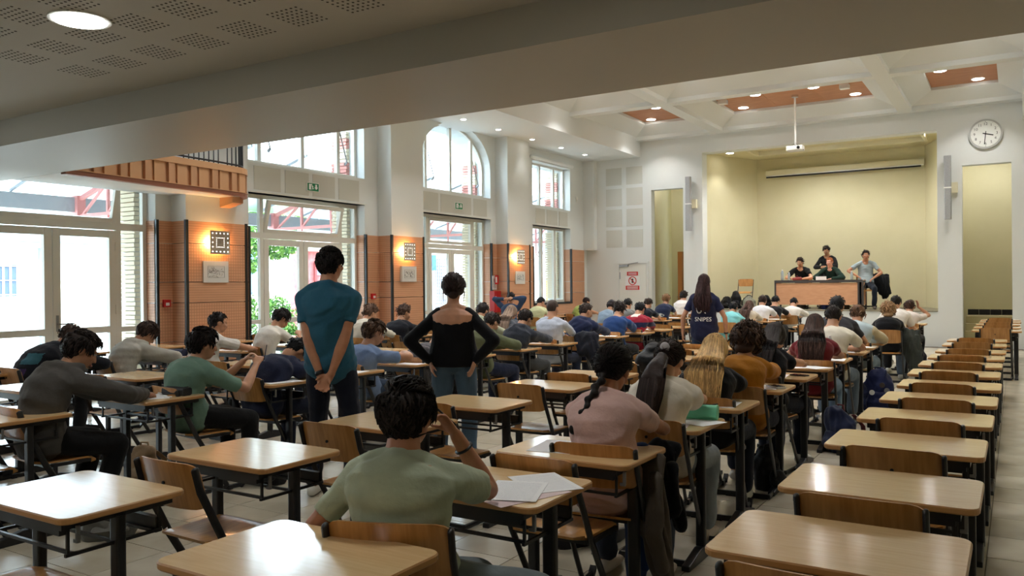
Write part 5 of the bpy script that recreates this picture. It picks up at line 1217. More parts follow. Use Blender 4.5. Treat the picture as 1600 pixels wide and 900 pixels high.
def coat(x, y, rz, label, c, w=.40, top=.80, bot=.18, c2=None, name='coat', skew=.1):
    e = empty(name, (x, y, 0), rz, label, 'coat')
    m = MB(); m.loft([(0, 0, top), (0, -.03, top-.12), (skew*.4, -.05, (top+bot)/2), (skew, -.04, bot+.12), (skew*1.2, -.02, bot)], [(w/2, .035), (w/2*1.0, .05), (w/2*.85, .055), (w/2*.6, .05), (w/2*.35, .03)], side=(1, 0, 0), n=18)
    remesh(m, 'coat_body', .013, 2, [cloth(c)], e, folds=.035, fseed=int(abs(y*100)) % 91, fscale=(16, 16, 4))
    m = MB(); m.loft([(w*.32, -.05, top-.08), (w*.40, -.09, top-.35), (w*.42+skew*.3, -.08, bot+.1)], [(.05, .03), (.055, .035), (.045, .03)], n=10)
    remesh(m, 'sleeve', .013, 2, [cloth(c2 or c)], e, folds=.015, fscale=(14, 14, 6)); return e
coat(-1.50, 3.62, -.15, 'taupe coat hanging from the empty chair side before the girl in pink', (92, 84, 76), .22, .74, .14)
coat(-1.62, 3.72, .1, 'blue denim jacket hanging beside the taupe coat', (40, 64, 110), .16, .74, .08, name='denim_jacket', skew=.02)
coat(-1.50, 3.86, -.1, 'black quilted jacket hanging over the chair of the girl in pink', (20, 21, 25), .17, .74, .36, name='jacket', skew=.06)
coat(-1.42, 14.0, 0, 'long dark grey-green coat hanging beside the black sweater', (62, 66, 62), .30, .80, .12)
coat(-5.15, 10.3, 0, 'dark jacket on the chair back ahead of the pale blue shirt', (30, 32, 42), .34, .84, .5, name='jacket')
cc = coat(-3.02, 23.1, .2, 'black coat draped over the chair at the right end of the stage', (22, 24, 28), .42, .90, .30); cc.location.z = STG
cp = empty('cap', (-4.62, 6.25, DT), 0, 'black peaked cap lying on a desk left of the woman', 'cap')
# (rests on the desk of the boy in light blue)
cp.location = (dk('bluetee')[0]+.26, dk('bluetee')[1]+.36, DT)
MB().ell((0, 0, .0), (.09, .1, .07), None, 16, 8).build('crown', BLACKP, cp, smooth=True); MB().loft([(0, .06, .008), (0, .15, .004)], [(.07, .006), (.05, .004)], side=(1, 0, 0), n=12).build('peak', BLACKP, cp, smooth=True)

# ---------------------------------------------------------------- stage furniture
tb = empty('stage_table', (-4.42, 22.2, STG), 0, 'long wooden stage table with beech front panel and dark metal edge', 'table')
TW = mat('table_beech', srgb(222, 168, 130), .45, .4, noise=(srgb(212, 156, 118), 5), scale3=(1, 1, 6)); DM_ = mat('dark_metal_edge', srgb(70, 66, 66), .45)
MB().box(-1.1, 1.1, 0, .62, .735, .76).build('tabletop', mat('table_top', srgb(206, 168, 132), .4), tb)
MB().box(-1.1, 1.1, -.006, 0, .70, .765).build('edge_rail', DM_, tb)
MB().box(-1.06, .98, .02, .035, .12, .69).build('front_panel', TW, tb); MB().box(1.06, 1.08, .05, .58, .12, .70).build('side_panel', TW, tb); MB().box(-1.08, -1.06, .05, .58, .12, .70).build('side_panel', TW, tb)
for x in (-1.08, .99, 1.09):
    MB().box(x-.02, x+.02, 0.0, .04, 0, .735).build('leg', DM_, tb)
for x in (-1.08, 1.08): MB().box(x-.02, x+.02, .56, .60, 0, .735).build('leg', DM_, tb)
zt = STG+.76
bottle(-5.36, 22.4, zt, 'tall clear water bottle at the left end of the stage table', .30, .04); bottle(-5.18, 22.38, zt, 'small clear water bottle right of the tall one on the stage table', .22, .036)
bottle(-3.62, 22.4, zt, 'clear water bottle in front of the grey-blue shirt on the stage table', .24, .036)
o = MB().box(-.13, .13, -.005, .005, 0, .10).build('name_card', PAPER); o.location = (-4.35, 22.3, zt); tag(o, 'white card standing on the middle of the stage table', 'card')
o = empty('red_bag', (-4.98, 22.42, zt), 0, 'small red bag on the stage table before the boy in black', 'bag'); m = MB().loft([(-.09, 0, .04), (.09, 0, .05)], [(.05, .04), (.05, .045)], n=12); m.build('bag_body', mat('red_leather', srgb(120, 34, 34), .5), o, smooth=True); MB().loft([(-.05, 0, .07), (0, 0, .13), (.05, 0, .07)], [.006]*3, n=6).build('handle', mat('red_leather', srgb(120, 34, 34), .5), o)
pp = paper(-4.0, 22.45, .1, 'dark folder lying on the right half of the stage table', w=.5, h=.2, z=zt, n=6, mt=mat('folder_dark', srgb(60, 56, 54), .6))
for k, (x, y, w, h, c, t) in enumerate([(-6.95, 22.6, .34, .3, (24, 24, 26), 'black crate-like case at the far left of the stage'), (-6.6, 22.35, .3, .46, (20, 20, 24), 'tall black rucksack on the stage behind the turquoise top'), (-6.3, 22.5, .3, .34, (24, 24, 28), 'low black bag beside the stage chair'),
        (-6.2, 22.2, .38, .32, (132, 132, 118), 'khaki cloth bag at the front of the stage'), (-5.8, 22.45, .3, .34, (18, 18, 22), 'black bag left of the stage table'), (-4.9, 22.6, .3, .16, (110, 108, 104), 'grey bag under the stage table'),
        (-4.3, 22.55, .5, .2, (30, 40, 90), 'blue bag under the middle of the stage table'), (-3.8, 22.5, .26, .18, (60, 54, 40), 'brown bag under the right part of the stage table')]):
    backpack(x, y, .3*k, t, c, w, .24, h, z=STG)
# ---------------------------------------------------------------- projector, screen, clock, loudspeakers
pj = empty('projector', (-4.46, 20.0, 4.68), 0, 'white ceiling projector hanging on a long pole over the hall', 'projector')
MB().loft([(0, 0, .12), (0, 0, 1.3)], [.022, .022], n=10).build('pole', WHITEP, pj, smooth=True); MB().disc((0, 0, 1.3), .08, 'z', 16, .06).build('ceiling_plate', CHROME, pj)
MB().prism(rrect(-.19, .19, -.15, .15, .05), 'z', 0, .11).build('case', WHITEP, pj, bevel=.015); MB().disc((.1, -.16, .055), .035, 'y', 16, .03).build('lens', BLACKP, pj)
MB().bar((-.1, 0, .12), (.1, 0, .12), .03).bar((0, -.08, .12), (0, .08, .12), .03).bar((-.08, -.06, .11), (0, 0, .2), .015).bar((.08, -.06, .11), (0, 0, .2), .015).build('bracket', CHROME, pj)
MB().loft([(.1, .1, .12), (.16, .0, .06), (.2, -.05, .0), (.16, -.1, .03)], [.006]*4, n=6).build('cable', BLACKP, pj, smooth=True)
sc_ = empty('projection_screen', (-4.2, 24.5, 4.66), 0, 'rolled up white projection screen case on the stage back wall', 'projection screen')
MB().box(-2.1, 2.1, -.1, .02, .05, .2).build('case', CREAM, sc_, bevel=.02); MB().box(-2.08, 2.08, -.09, 0, .02, .05).build('slot', WHITEP, sc_); MB().box(-2.08, 2.02, -.1, -.07, -.02, .02).build('bottom_bar', BLACKP, sc_)
ck = empty('wall_clock', (-.6, YS-.045, 4.93), 0, 'round white wall clock with grey rim showing half past three', 'clock')
MB().disc((0, .02, 0), .34, 'y', 40, .05).build('rim', mat('clock_rim', srgb(176, 178, 176), .35, .5), ck); MB().disc((0, -.008, 0), .30, 'y', 40, .006).build('dial', mat('clock_dial', srgb(226, 228, 224), .5), ck)
CKB = mat('clock_black', srgb(20, 20, 22), .5)
for h_ in range(1, 13):
    a = 2*PI*h_/12; me = textmesh(str(h_), .085); me.materials.append(CKB); o = meshobj('numeral', me, ck, (.225*math.sin(a), -.0125, .225*math.cos(a))); o.rotation_euler = (PI/2, 0, 0)
tk = MB()
for i in range(12): a = 2*PI*i/12; tk.bar((.27*math.sin(a), -.012, .27*math.cos(a)), (.29*math.sin(a), -.012, .29*math.cos(a)), .008, .002)
tk.build('tick', CKB, ck)
def hand_(a, l, w, nm): MB().bar((-.06*math.sin(a), -.016, -.06*math.cos(a)), (l*math.sin(a), -.016, l*math.cos(a)), w, .004, up=(0, 1, 0)).build(nm, CKB, ck)
hand_(2*PI*(3.52/12), .16, .022, 'hour_hand'); hand_(2*PI*31/60, .24, .016, 'minute_hand')
SPG = mat('speaker_grey', srgb(168, 170, 172), .45, .5, noise=(srgb(150, 152, 155), 60))
for x, t in ((-7.65, 'grey column loudspeaker on the pillar left of the stage'), (-1.37, 'grey column loudspeaker on the pillar right of the stage')):
    e = empty('column_loudspeaker', (x, YS-.16, 3.0), 0, t, 'loudspeaker')
    MB().prism(rrect(-.075, .075, -.07, .07, .03), 'z', 0, .72).build('speaker_module', SPG, e); MB().prism(rrect(-.075, .075, -.07, .07, .03), 'z', .75, 1.48).build('speaker_module', SPG, e)
    MB().box(-.078, .078, -.072, .072, .72, .75).build('joint', WHITEP, e); MB().box(-.02, .2, .05, .16, .62, .86).build('wall_bracket', CREAM, e)
# signs on the service door
e = empty('no_phones_sign', (-9.38, YS-.022, 1.36), 0, 'white notice with red prohibition ring and red caption on the service door', 'sign')
MB().box(-.22, .22, -.004, 0, .02, .42).build('plate', PAPER, e)
n = 24
ri = MB()
for i in range(n):
    a0, a1 = 2*PI*i/n, 2*PI*(i+1)/n; ri.prism([(r*math.cos(a), .29+r*math.sin(a)) for a, r in ((a0, .10), (a1, .10), (a1, .125), (a0, .125))], 'y', -.008, -.004)
ri.bar((-.08, -.006, .37), (.08, -.006, .21), .022, .004, up=(0, 1, 0)); ri.build('ring', RED, e)
MB().prism([(-.025, .23), (.025, .23), (.025, .35), (-.025, .35)], 'y', -.0055, -.004).build('phone_symbol', CKB, e)
MB().box(-.21, .21, -.008, -.004, .03, .15).build('caption_band', RED, e); l = MB()
for z in (.055, .085, .115): l.box(-.17, .17, -.010, -.008, z, z+.012)
o = l.build('caption_line', PAPER, e)
e = empty('red_door_plate', (-9.38, YS-.022, 1.80), 0, 'small red plate with white lettering above the prohibition notice', 'sign'); MB().box(-.17, .17, -.006, 0, 0, .11).build('plate', RED, e)
l = MB()
for z in (.03, .065): l.box(-.13, .13, -.008, -.006, z, z+.014)
l.build('caption_line', PAPER, e)
# ---------------------------------------------------------------- left wall fittings
def exit_sign(y, z, label):
    e = empty('exit_sign', (XW+.03, y, z), 0, label, 'exit sign')
    MB().box(-.03, 0, -.15, .15, -.08, .08).build('housing', WHITEP, e); MB().box(0, .006, -.135, .135, -.068, .068).build('green_plate', GREENS, e)
    x = .008; m = MB()   # running figure, door, arrow (flat white marks)
    P_ = lambda pts: m.prism(pts, 'x', .006, .0085)
    P_([(-.105, -.05), (-.055, -.05), (-.055, .052), (-.105, .052)])
    P_([(.07, -.045), (.115, .0), (.092, .0), (.092, .05), (.048, .05), (.048, .0), (.025, .0)])
    m.bar((.007, -.035, .03), (.007, -.015, -.01), .018, .003, up=(1, 0, 0)).bar((.007, -.015, -.01), (.007, -.03, -.045), .012, .003, up=(1, 0, 0)).bar((.007, -.015, -.01), (.007, .012, -.035), .012, .003, up=(1, 0, 0)).bar((.007, -.03, .02), (.007, .005, .008), .01, .003, up=(1, 0, 0))
    m.disc((.007, -.042, .045), .013, 'x', 10, .003); m.build('symbol', mat('sign_white', (.9, .9, .9), .5), e)
exit_sign(10.64, 3.36, 'green exit sign with down arrow above the second doors'); exit_sign(15.17, 3.37, 'green exit sign above the doors behind the woman'); 
WARM = mat('warm_led', (1, .8, .5), .5, emit=(1, .55, .18), strength=30)
def sconce(y, label):
    e = empty('wall_lamp', (XP+.01, y, 2.25), 0, label, 'wall lamp')
    MB().box(.06, .07, -.18, .18, -.18, .18).build('face_plate', mat('sconce_plate', srgb(170, 160, 145), .45, .5), e)
    MB().box(.01, .05, -.10, .10, -.10, .10).build('light_box', WARM, e)
    m = MB()
    for i in range(5):
        for j in range(5):
            if i in (0, 4) or j in (0, 4): m.disc((.0705, -.14+.07*i, -.14+.07*j), .010, 'x', 8, .002)
    for i in range(6):
        for j in range(6):
            if i in (0, 5) or j in (0, 5): m.disc((.0705, -.07+.028*i, -.07+.028*j), .006, 'x', 6, .002)
    o = m.build('pin_hole', mat('pinhole_glow', (1, 1, 1), .5, emit=(1, .95, .88), strength=2.0), e); o['kind'] = 'stuff'
    for dy in (-.16, .16): MB().bar((.0, dy*.6, 0), (.06, dy*.6, 0), .012).build('stand_off', STEEL, e)
    for s, off in ((-1, .17),):
        l = bpy.data.lights.new('sconce_light', 'POINT'); l.energy = 7*LAMP; l.color = (1, .55, .22); l.shadow_soft_size = .05
        o = bpy.data.objects.new('sconce_light', l); COL.objects.link(o); o.parent = e; o.location = (.035, -.15, 0)
sconce(8.29, 'square perforated wall lamp glowing warm on the nearest wood-clad pillar'); sconce(12.90, 'square perforated wall lamp on the pillar between the man and the woman'); sconce(17.23, 'square perforated wall lamp on the farthest lit pillar')
def framed(y, z, w, h, label, ink, proud=.01):
    e = empty('framed_print', (XP+.005, y, z), 0, label, 'picture'); MB().box(0, proud+.012, -w/2, w/2, -h/2, h/2).build('mount', mat('mount_white', srgb(214, 214, 212), .6), e)
    rs = random.Random(int(y*100)); m = MB()
    iw, ih = w*.66, h*.52; x1 = proud+.0135
    for a in (((-iw/2, -ih/2), (iw/2, -ih/2)), ((iw/2, -ih/2), (iw/2, ih/2)), ((iw/2, ih/2), (-iw/2, ih/2)), ((-iw/2, ih/2), (-iw/2, -ih/2))): m.bar((x1, *a[0]), (x1, *a[1]), .004, .002)
    for k in range(40):
        y0, z0 = rs.uniform(-.46, .46)*iw, rs.uniform(-.42, .3)*ih; m.bar((x1, y0, z0), (x1, max(-iw/2, min(iw/2, y0+rs.uniform(-.05, .05))), max(-ih/2, min(ih/2, z0+rs.uniform(-.03, .03)))), rs.uniform(.003, .010), .002)
    o = m.build('ink_drawing', ink, e, fix=False); o['kind'] = 'stuff'
INK = mat('drawing_ink', srgb(96, 94, 96), .8); INK2 = mat('poster_ink', srgb(40, 42, 48), .8)
framed(8.25, 1.80, .46, .33, 'framed landscape line drawing on the nearest wood-clad pillar', INK); framed(12.9, 1.80, .46, .31, 'framed dark plan-like print on the pillar right of the man', INK2, .04); framed(17.28, 1.74, .44, .31, 'framed pale blue-grey print on the farthest lit pillar', mat('ink_blue', srgb(110, 130, 140), .8))
def alarm(y, z, label):
    e = empty('alarm_call_point', (XW+.02, y, z), 0, label, 'fire alarm'); MB().box(0, .05, -.055, .055, -.055, .055).build('case', RED, e, bevel=.005); MB().box(.05, .053, -.03, .03, -.035, .01).build('push_plate', WHITEP, e)
alarm(7.62, 1.33, 'red fire alarm call point on the nearest clad wall strip'); alarm(12.22, 1.36, 'red fire alarm call point right of the man'); alarm(16.62, 1.36, 'red fire alarm call point left of the extinguisher cabinet')
e = empty('extinguisher_cabinet', (XP-.0, 16.42, .95), 0, 'red fire extinguisher cabinet at the pillar behind the stretching student', 'fire cabinet')
e.location = (XW+.02, 16.6, .9)
for nm, y0, y1 in (('door_panel', .0, .13), ('door_panel', .135, .30)): MB().box(0, .14, y0-.18, y1-.18, 0, .52).build(nm, REDDARK, e, bevel=.008)
MB().disc((.143, -.12, .36), .03, 'x', 14, .006).build('sticker', WHITEP, e)
o = MB().box(0, .006, 0, .16, 0, .22).build('extinguisher_sign', RED); o.location = (XW+.075, 16.58, 1.58); tag(o, 'small red and white extinguisher sign above the red cabinet', 'sign')
MB().box(.006, .008, .02, .09, .04, .18).build('white_mark', WHITEP, o)
o = MB().box(0, .006, -.1, .1, -.17, .17).build('notice_sheet', PAPER); o.location = (XW+.03, 16.62, 1.62); tag(o, 'white safety notice above the red alarm point', 'notice')
for k in range(7): MB().box(.006, .0075, -.07, .07, -.13+.035*k, -.122+.035*k).build('text_line', INK, o)
e = empty('heating_sensor', (XW+.0, 21.05, 4.05), 0, 'small round white sensor high on the wall beside the far window', 'sensor'); MB().disc((.02, 0, 0), .05, 'x', 16, .04).build('cap', WHITEP, e); MB().box(0, .01, -.01, .01, -.12, 0).build('stem', WHITEP, e)
e = empty('wall_thermostat', (-7.58, 22.09, 2.8), 0, 'cream double switch box on the pier inside the stage', 'switch'); MB().box(-.07, .05, -.03, 0, -.02, .12).build('lower_box', mat('old_cream', srgb(206, 196, 130), .5), e); MB().box(-.08, .06, -.035, 0, .17, .3).build('upper_box', mat('old_ochre', srgb(190, 160, 90), .5), e)
# ---------------------------------------------------------------- balcony on the left
bal = empty('balcony', (0, 0, 0), 0, 'peach-coloured curved wooden balcony front on the left under the mezzanine', 'balcony')
line = [(-9.68, 5.45), (-9.73, 6.0), (-9.80, 6.6), (-9.87, 7.3), (-9.91, 7.8), (-9.96, 8.2)]
for i in range(1, 9):
    a = PI/2*i/8; line.append((-10.5-.0+.54*math.cos(a), 8.2+.42*math.sin(a)))
line.append((-10.86, 8.66))
def ribbon(name, off0, off1, z0, z1, mt, pts=line):
    m = MB(); n = len(pts); V = []
    for i, (x, y) in enumerate(pts):
        a = pts[max(i-1, 0)]; b = pts[min(i+1, n-1)]; t = Vector((b[0]-a[0], b[1]-a[1])).normalized(); nx, ny = t.y, -t.x
        for o in (off0, off1):
            for z in (z0, z1): V.append((x+nx*o, y+ny*o, z))
    F = []
    for i in range(n-1):
        a, b = i*4, (i+1)*4; F += [(a, a+1, b+1, b), (a+2, b+2, b+3, a+3), (a+1, a+3, b+3, b+1), (a, b, b+2, a+2)]
    F += [(0, 2, 3, 1), ((n-1)*4, (n-1)*4+1, (n-1)*4+3, (n-1)*4+2)]
    return m.add(V, F).build(name, mt, bal)
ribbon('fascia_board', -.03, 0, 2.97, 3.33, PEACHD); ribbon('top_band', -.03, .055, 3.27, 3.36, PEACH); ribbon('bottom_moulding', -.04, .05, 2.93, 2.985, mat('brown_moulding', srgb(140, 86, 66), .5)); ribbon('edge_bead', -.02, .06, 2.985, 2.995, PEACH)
tot = 0; seg = []
for a, b in zip(line, line[1:]): L = math.hypot(b[0]-a[0], b[1]-a[1]); seg.append((tot, L, a, b)); tot += L
def at_len(s):
    for t0, L, a, b in seg:
        if s <= t0+L: f = (s-t0)/L; tx, ty = (b[0]-a[0])/L, (b[1]-a[1])/L; return a[0]+tx*L*f, a[1]+ty*L*f, math.atan2(ty, tx)
    return line[-1][0], line[-1][1], 0
s_ = .15; k = 0
while s_ < tot-.25:
    w = .17 if k % 2 == 0 else .10; x, y, an = at_len(s_+w/2)
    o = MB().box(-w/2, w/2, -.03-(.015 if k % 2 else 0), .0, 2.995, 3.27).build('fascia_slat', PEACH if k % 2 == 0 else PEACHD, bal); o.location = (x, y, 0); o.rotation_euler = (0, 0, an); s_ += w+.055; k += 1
m = MB(); V = [(x, y) for x, y in line]; poly = V+[(-10.84, 5.45)]
m.prism(poly, 'z', 2.95, 2.97); m.build('soffit', COFFERP, bal)
m = MB().prism([(-10.5, 2.80), (-10.2, 2.86), (-10.2, 2.95), (-10.5, 2.95)], 'y', 8.35, 8.55); m.build('corbel', PEACH, bal)
rl = empty('railing', (0, 0, 0), 0, 'black wrought iron railing with scrollwork on top of the balcony', 'railing')
rp = []
s_ = .02
while s_ < tot-.1: rp.append(at_len(s_)); s_ += .09
IR = mat('wrought_iron', srgb(20, 22, 28), .45)
for z in (3.40, 4.2): MB().loft([(x-.02, y, z) for x, y, a in rp], [.014]*len(rp), n=6).build('rail', IR, rl, smooth=True)
for k, (x, y, a) in enumerate(rp):
    if (k//4) % 3 != 1 or k > len(rp)-14: MB().loft([(x-.02, y, 3.36), (x-.02, y, 4.2)], [.009, .009], n=6).build('baluster', IR, rl)
    elif k % 4 == 1:
        pts = [(x-.02+.0*t, y+.16*math.cos(t)*(1-.06*t), 3.75+.28*math.sin(t)*(1-.06*t)) for t in [i*.5 for i in range(22)]]
        MB().loft(pts, [.009]*22, n=5).build('scroll', IR, rl, smooth=True)
# ---------------------------------------------------------------- lamps
def downlight(x, y, z, label, r=.075, p=18, spot=True, col=(1, .985, .95), ang=110, group=None):
    e = empty('ceiling_downlight', (x, y, z), 0, label, 'lamp', group)
    MB().disc((0, 0, -.004), r*1.18, 'z', 24, .008).build('trim_ring', WHITEP, e); MB().disc((0, 0, -.0105), r, 'z', 24, .004).build('diffuser', LIGHTDISC, e)
    if spot:
        l = bpy.data.lights.new('downlight_lamp', 'SPOT'); l.energy = p*LAMP; l.spot_size = math.radians(ang); l.spot_blend = .6; l.color = col; l.shadow_soft_size = r
        o = bpy.data.objects.new('downlight_lamp', l); COL.objects.link(o); o.parent = e; o.location = (0, 0, -.03)
    return e
rname = ['in the nearest coffer row', 'in the second coffer row', 'in the third coffer row', 'in the farthest coffer row']
for r_, yb in enumerate((7.4, 11.4, 15.4, 19.4)):
    pts = [(-7.72, 0), (-8.38, 1.3), (-5.23, 0), (-5.87, 1.25), (-3.92, 0), (-3.22, 1.25), (-1.36, 0), (-.71, 1.25)]
    nm = ['left coffer, near lamp', 'left coffer, far lamp', 'middle coffer, near left lamp', 'middle coffer, far left lamp', 'middle coffer, near right lamp', 'middle coffer, far right lamp', 'right coffer, near lamp', 'right coffer, far lamp']
    for (x, dy), t in zip(pts, nm): downlight(x, yb+dy, 6.0, 'round ceiling downlight %s, %s' % (rname[r_], t), .115, 62)
for k, y in enumerate((8.5, 11.5, 14.5, 15.9, 17.45, 18.95, 20.35)): downlight(-10.2, y, ZB, 'small recessed spot over the windows, %s from the camera' % ORD[k], .055, 6, ang=80)
downlight(-6.86, 22.75, 5.22, 'ceiling downlight inside the stage at the left', .10, 26, ang=95); downlight(-1.9, 22.2, 5.22, 'added downlight hidden behind the stage lintel at the right', .10, 70, ang=170); downlight(-4.4, 22.2, 5.22, 'added downlight hidden behind the middle of the stage lintel', .10, 190, ang=170)  # middle and right lamps added behind the lintel, unseen, to brighten the stage
downlight(-9.1, 23.4, 5.2, 'added unseen downlight brightening the corridor left of the stage', .08, 30, ang=170); downlight(-.6, 23.2, 5.2, 'added unseen downlight brightening the steps right of the stage', .08, 60, ang=170)  # both lamps put in out of sight to lift the dark side openings
downlight(-4.86, 2.85, 3.2, 'large round ceiling light in the low perforated ceiling', .15, 18, ang=150)
downlight(-1.9, 2.85, 3.2, 'large round ceiling light of the low ceiling right of the visible one', .15, 18, ang=150); downlight(-8.2, 2.85, 3.2, 'large round ceiling light of the low ceiling left of the visible one', .15, 14, ang=150)
downlight(-1.9, -.6, 3.2, 'large round ceiling light behind the viewer on the right', .15, 18, ang=150); downlight(-4.86, -.6, 3.2, 'large round ceiling light behind the viewer', .15, 18, ang=150)
for x, y in ((-6.05, 19.55), (-3.28, 19.55)):
    e = empty('smoke_detector', (x, y, 6.0), 0, 'white box detector on the wooden coffer, %s side' % ('left' if x < -5 else 'right'), 'detector'); MB().box(-.1, .1, -.09, .09, -.1, 0).build('housing', WHITEP, e, bevel=.01)

bpy.data.scenes.remove(TSC)
# ---------------------------------------------------------------- courtyard outside the windows
GRD = mat('courtyard_paving', srgb(206, 200, 190), .9, .2, noise=(srgb(190, 184, 174), 1.5))
g_ = struct(MB().box(-60, XO, -30, 70, -.25, -.12).build('ground', GRD))
RW = mat('render_white', srgb(228, 222, 212), .9, .2); STN = mat('pale_stone', srgb(218, 206, 188), .9); ZNC = mat('zinc_roof', srgb(134, 152, 160), .5); SLT = mat('slate_roof', srgb(90, 104, 128), .6)
h = empty('courtyard_house', (0, 0, 0), 0, 'white rendered house with zinc cornice seen through the left doors', 'building')
MB().box(-30, -24, -8, 15.4, -.2, 2.75).build('wall', RW, h); MB().box(-30.2, -23.75, -8, 15.7, 2.75, 2.9).build('cornice', STN, h); MB().box(-30.2, -23.55, -8, 15.9, 2.9, 3.1).build('gutter', ZNC, h)
MB().prism([(-23.6, 3.1), (-30, 4.4), (-30, 3.1)], 'y', -8, 15.8).build('roof', mat('zinc_pale', srgb(180, 200, 200), .5), h)
w = MB().box(-24.02, -23.98, 11.4, 12.15, 1.38, 2.26).build('window', mat('dim_glass', srgb(110, 126, 150), .2), h)
b = MB()
for y in (11.4, 11.58, 11.77, 11.96, 12.15): MB().box(-23.95, -23.9, y-.02, y+.02, 1.36, 2.28).build('window_bar', WHITEP, w)
for z in (1.42, 1.82, 2.22): MB().box(-23.96, -23.92, 11.38, 12.17, z-.012, z+.012).build('window_bar', WHITEP, w)
MB().box(-24.02, -23.95, 13.3, 14.6, 1.72, 1.78).build('lintel', STN, h); MB().box(-24.0, -23.97, 13.32, 14.58, -.1, 1.72).build('door', mat('door_ivory', srgb(236, 228, 216), .7), h)
MB().loft([(-23.85, 12.75, 0), (-23.85, 12.75, 2.85)], [.06, .06], n=8).build('downpipe', ZNC, h, smooth=True)
h = empty('low_outbuilding', (0, 0, 0), 0, 'low outbuilding with blue slate roof behind the white house', 'building')
MB().box(-33.9, -30, 17.0, 23.8, -.2, 1.7).build('wall', STN, h); MB().prism([(-29.6, 1.7), (-33.9, 3.4), (-33.9, 1.7)], 'y', 16.8, 23.9).build('roof', SLT, h)
h = empty('stone_school_wing', (0, 0, 0), 0, 'tall cream stone building across the courtyard', 'building')
MB().box(-40, -34, 24, 70, -.2, 9).build('wall', RW, h)
for k in range(10):
    MB().box(-34.03, -33.97, 24, 70, .7+.75*k, .73+.75*k).build('stone_joint', STN, h)
for k in range(7):
    for zz in (1.2, 5.0): f = MB().box(-34.05, -33.95, 28+5*k, 29.6+5*k, zz, zz+2.2).build('window', mat('pane_blue', srgb(120, 150, 186), .2), h); MB().box(-33.95, -33.9, 28.75+5*k, 28.85+5*k, zz, zz+2.2).build('mullion', WHITEP, f)
h = empty('red_brick_porch', (0, 0, 0), 0, 'red brick porch with a small window beyond the middle doors', 'building')
RB = mat('red_brick', srgb(176, 92, 92), .8, noise=(srgb(196, 120, 116), 8))
MB().box(-20.6, -20, 19.2, 20.9, -.1, 2.75).build('wall', RB, h); w = MB().box(-20.0, -19.96, 19.75, 20.15, 1.95, 2.35).build('window', mat('dim_glass', srgb(110, 126, 150), .2), h); MB().box(-20.3, -19.8, 19.1, 21.0, 2.75, 2.9).build('cornice', STN, h)
MB().box(-19.97, -19.93, 19.65, 19.75, .1, 2.4).build('post', mat('red_post', srgb(150, 60, 60), .6), h)
sg = empty('blue_notice_board', (-18.5, 18.9, 0), 0, 'blue and white notice board standing in the courtyard', 'sign'); MB().box(0, .04, -.3, .35, 1.2, 1.95).build('board', mat('sign_blue', srgb(74, 150, 190), .5), sg); MB().box(0, .03, -.28, -.24, -.1, 1.2).build('leg', STEEL, sg); MB().box(0, .03, .28, .32, -.1, 1.2).build('leg', STEEL, sg)
for k in range(4): MB().box(.04, .045, -.22, .28, 1.3+.14*k, 1.34+.14*k).build('text_line', WHITEP, sg)
# glass canopy carried by red trusses
PINK = mat('glare_paled_red_truss', srgb(232, 160, 158), .6); GIR = mat('grey_girder', srgb(176, 184, 192), .6)  # red trusses paled towards pink; outdoor glare is put into the colour
cn = empty('glass_canopy', (0, 0, 0), 0, 'glass canopy with grey gutter girder running along the courtyard side', 'canopy')
MB().box(-14.7, -14.5, -2, 30, 2.95, 3.22).build('gutter_girder', GIR, cn)
CG = mat('canopy_glass', srgb(236, 240, 244), .3); CG.node_tree.nodes['Principled BSDF'].inputs['Transmission Weight'].default_value = .85; CG.node_tree.nodes['Principled BSDF'].inputs['IOR'].default_value = 1.02
y = -2.0
while y < 29.5:
    MB().prism([(-14.6, 3.26), (-11.7, 4.1), (-11.7, 4.115), (-14.6, 3.275)], 'y', y+.02, y+1.3).build('canopy_pane', CG, cn); MB().bar((-14.6, y, 3.25), (-11.65, y, 4.1), .04, .05).build('glazing_bar', GIR, cn); y += 1.33
for k, y in enumerate((-1.2, 3.4, 8.45, 13.02, 17.3, 21.9, 26.5)):
    t = empty('canopy_truss', (0, y, 0), 0, 'red openwork truss bracket of the canopy, %s along the wall' % ORD[k], 'truss')
    P_ = [(-14.5, 3.2), (-14.5, 2.85), (-11.65, 3.98), (-11.65, 2.85)]
    MB().bar((-14.5, 0, 3.18), (-11.65, 0, 4.02), .07).build('top_chord', PINK, t); MB().bar((-14.5, 0, 2.88), (-11.65, 0, 2.88), .06).build('bottom_chord', PINK, t); MB().box(-14.62, -14.42, -.08, .08, 2.82, 3.25).build('end_post', PINK, t)
    for x, x2 in ((-13.6, -14.4), (-12.7, -13.6), (-11.8, -12.7)):
        zt_ = 3.18+(x+14.5)/2.85*.84; MB().bar((x, 0, 2.88), (x, 0, zt_), .05).build('upright', PINK, t); MB().bar((x2, 0, 2.88), (x, 0, zt_), .04).build('diagonal', PINK, t)
    for x0 in (-13.6, -12.7):
        pts = [(x0+.14+.14*math.cos(a+PI)*(1-.10*a), 0, 2.55+.14*math.sin(a+PI)*(1-.10*a)) for a in [i*.6 for i in range(12)]]
        MB().loft([(x0, 0, 2.86)]+pts, [.022]*13, n=6).build('scroll', PINK, t, smooth=True)
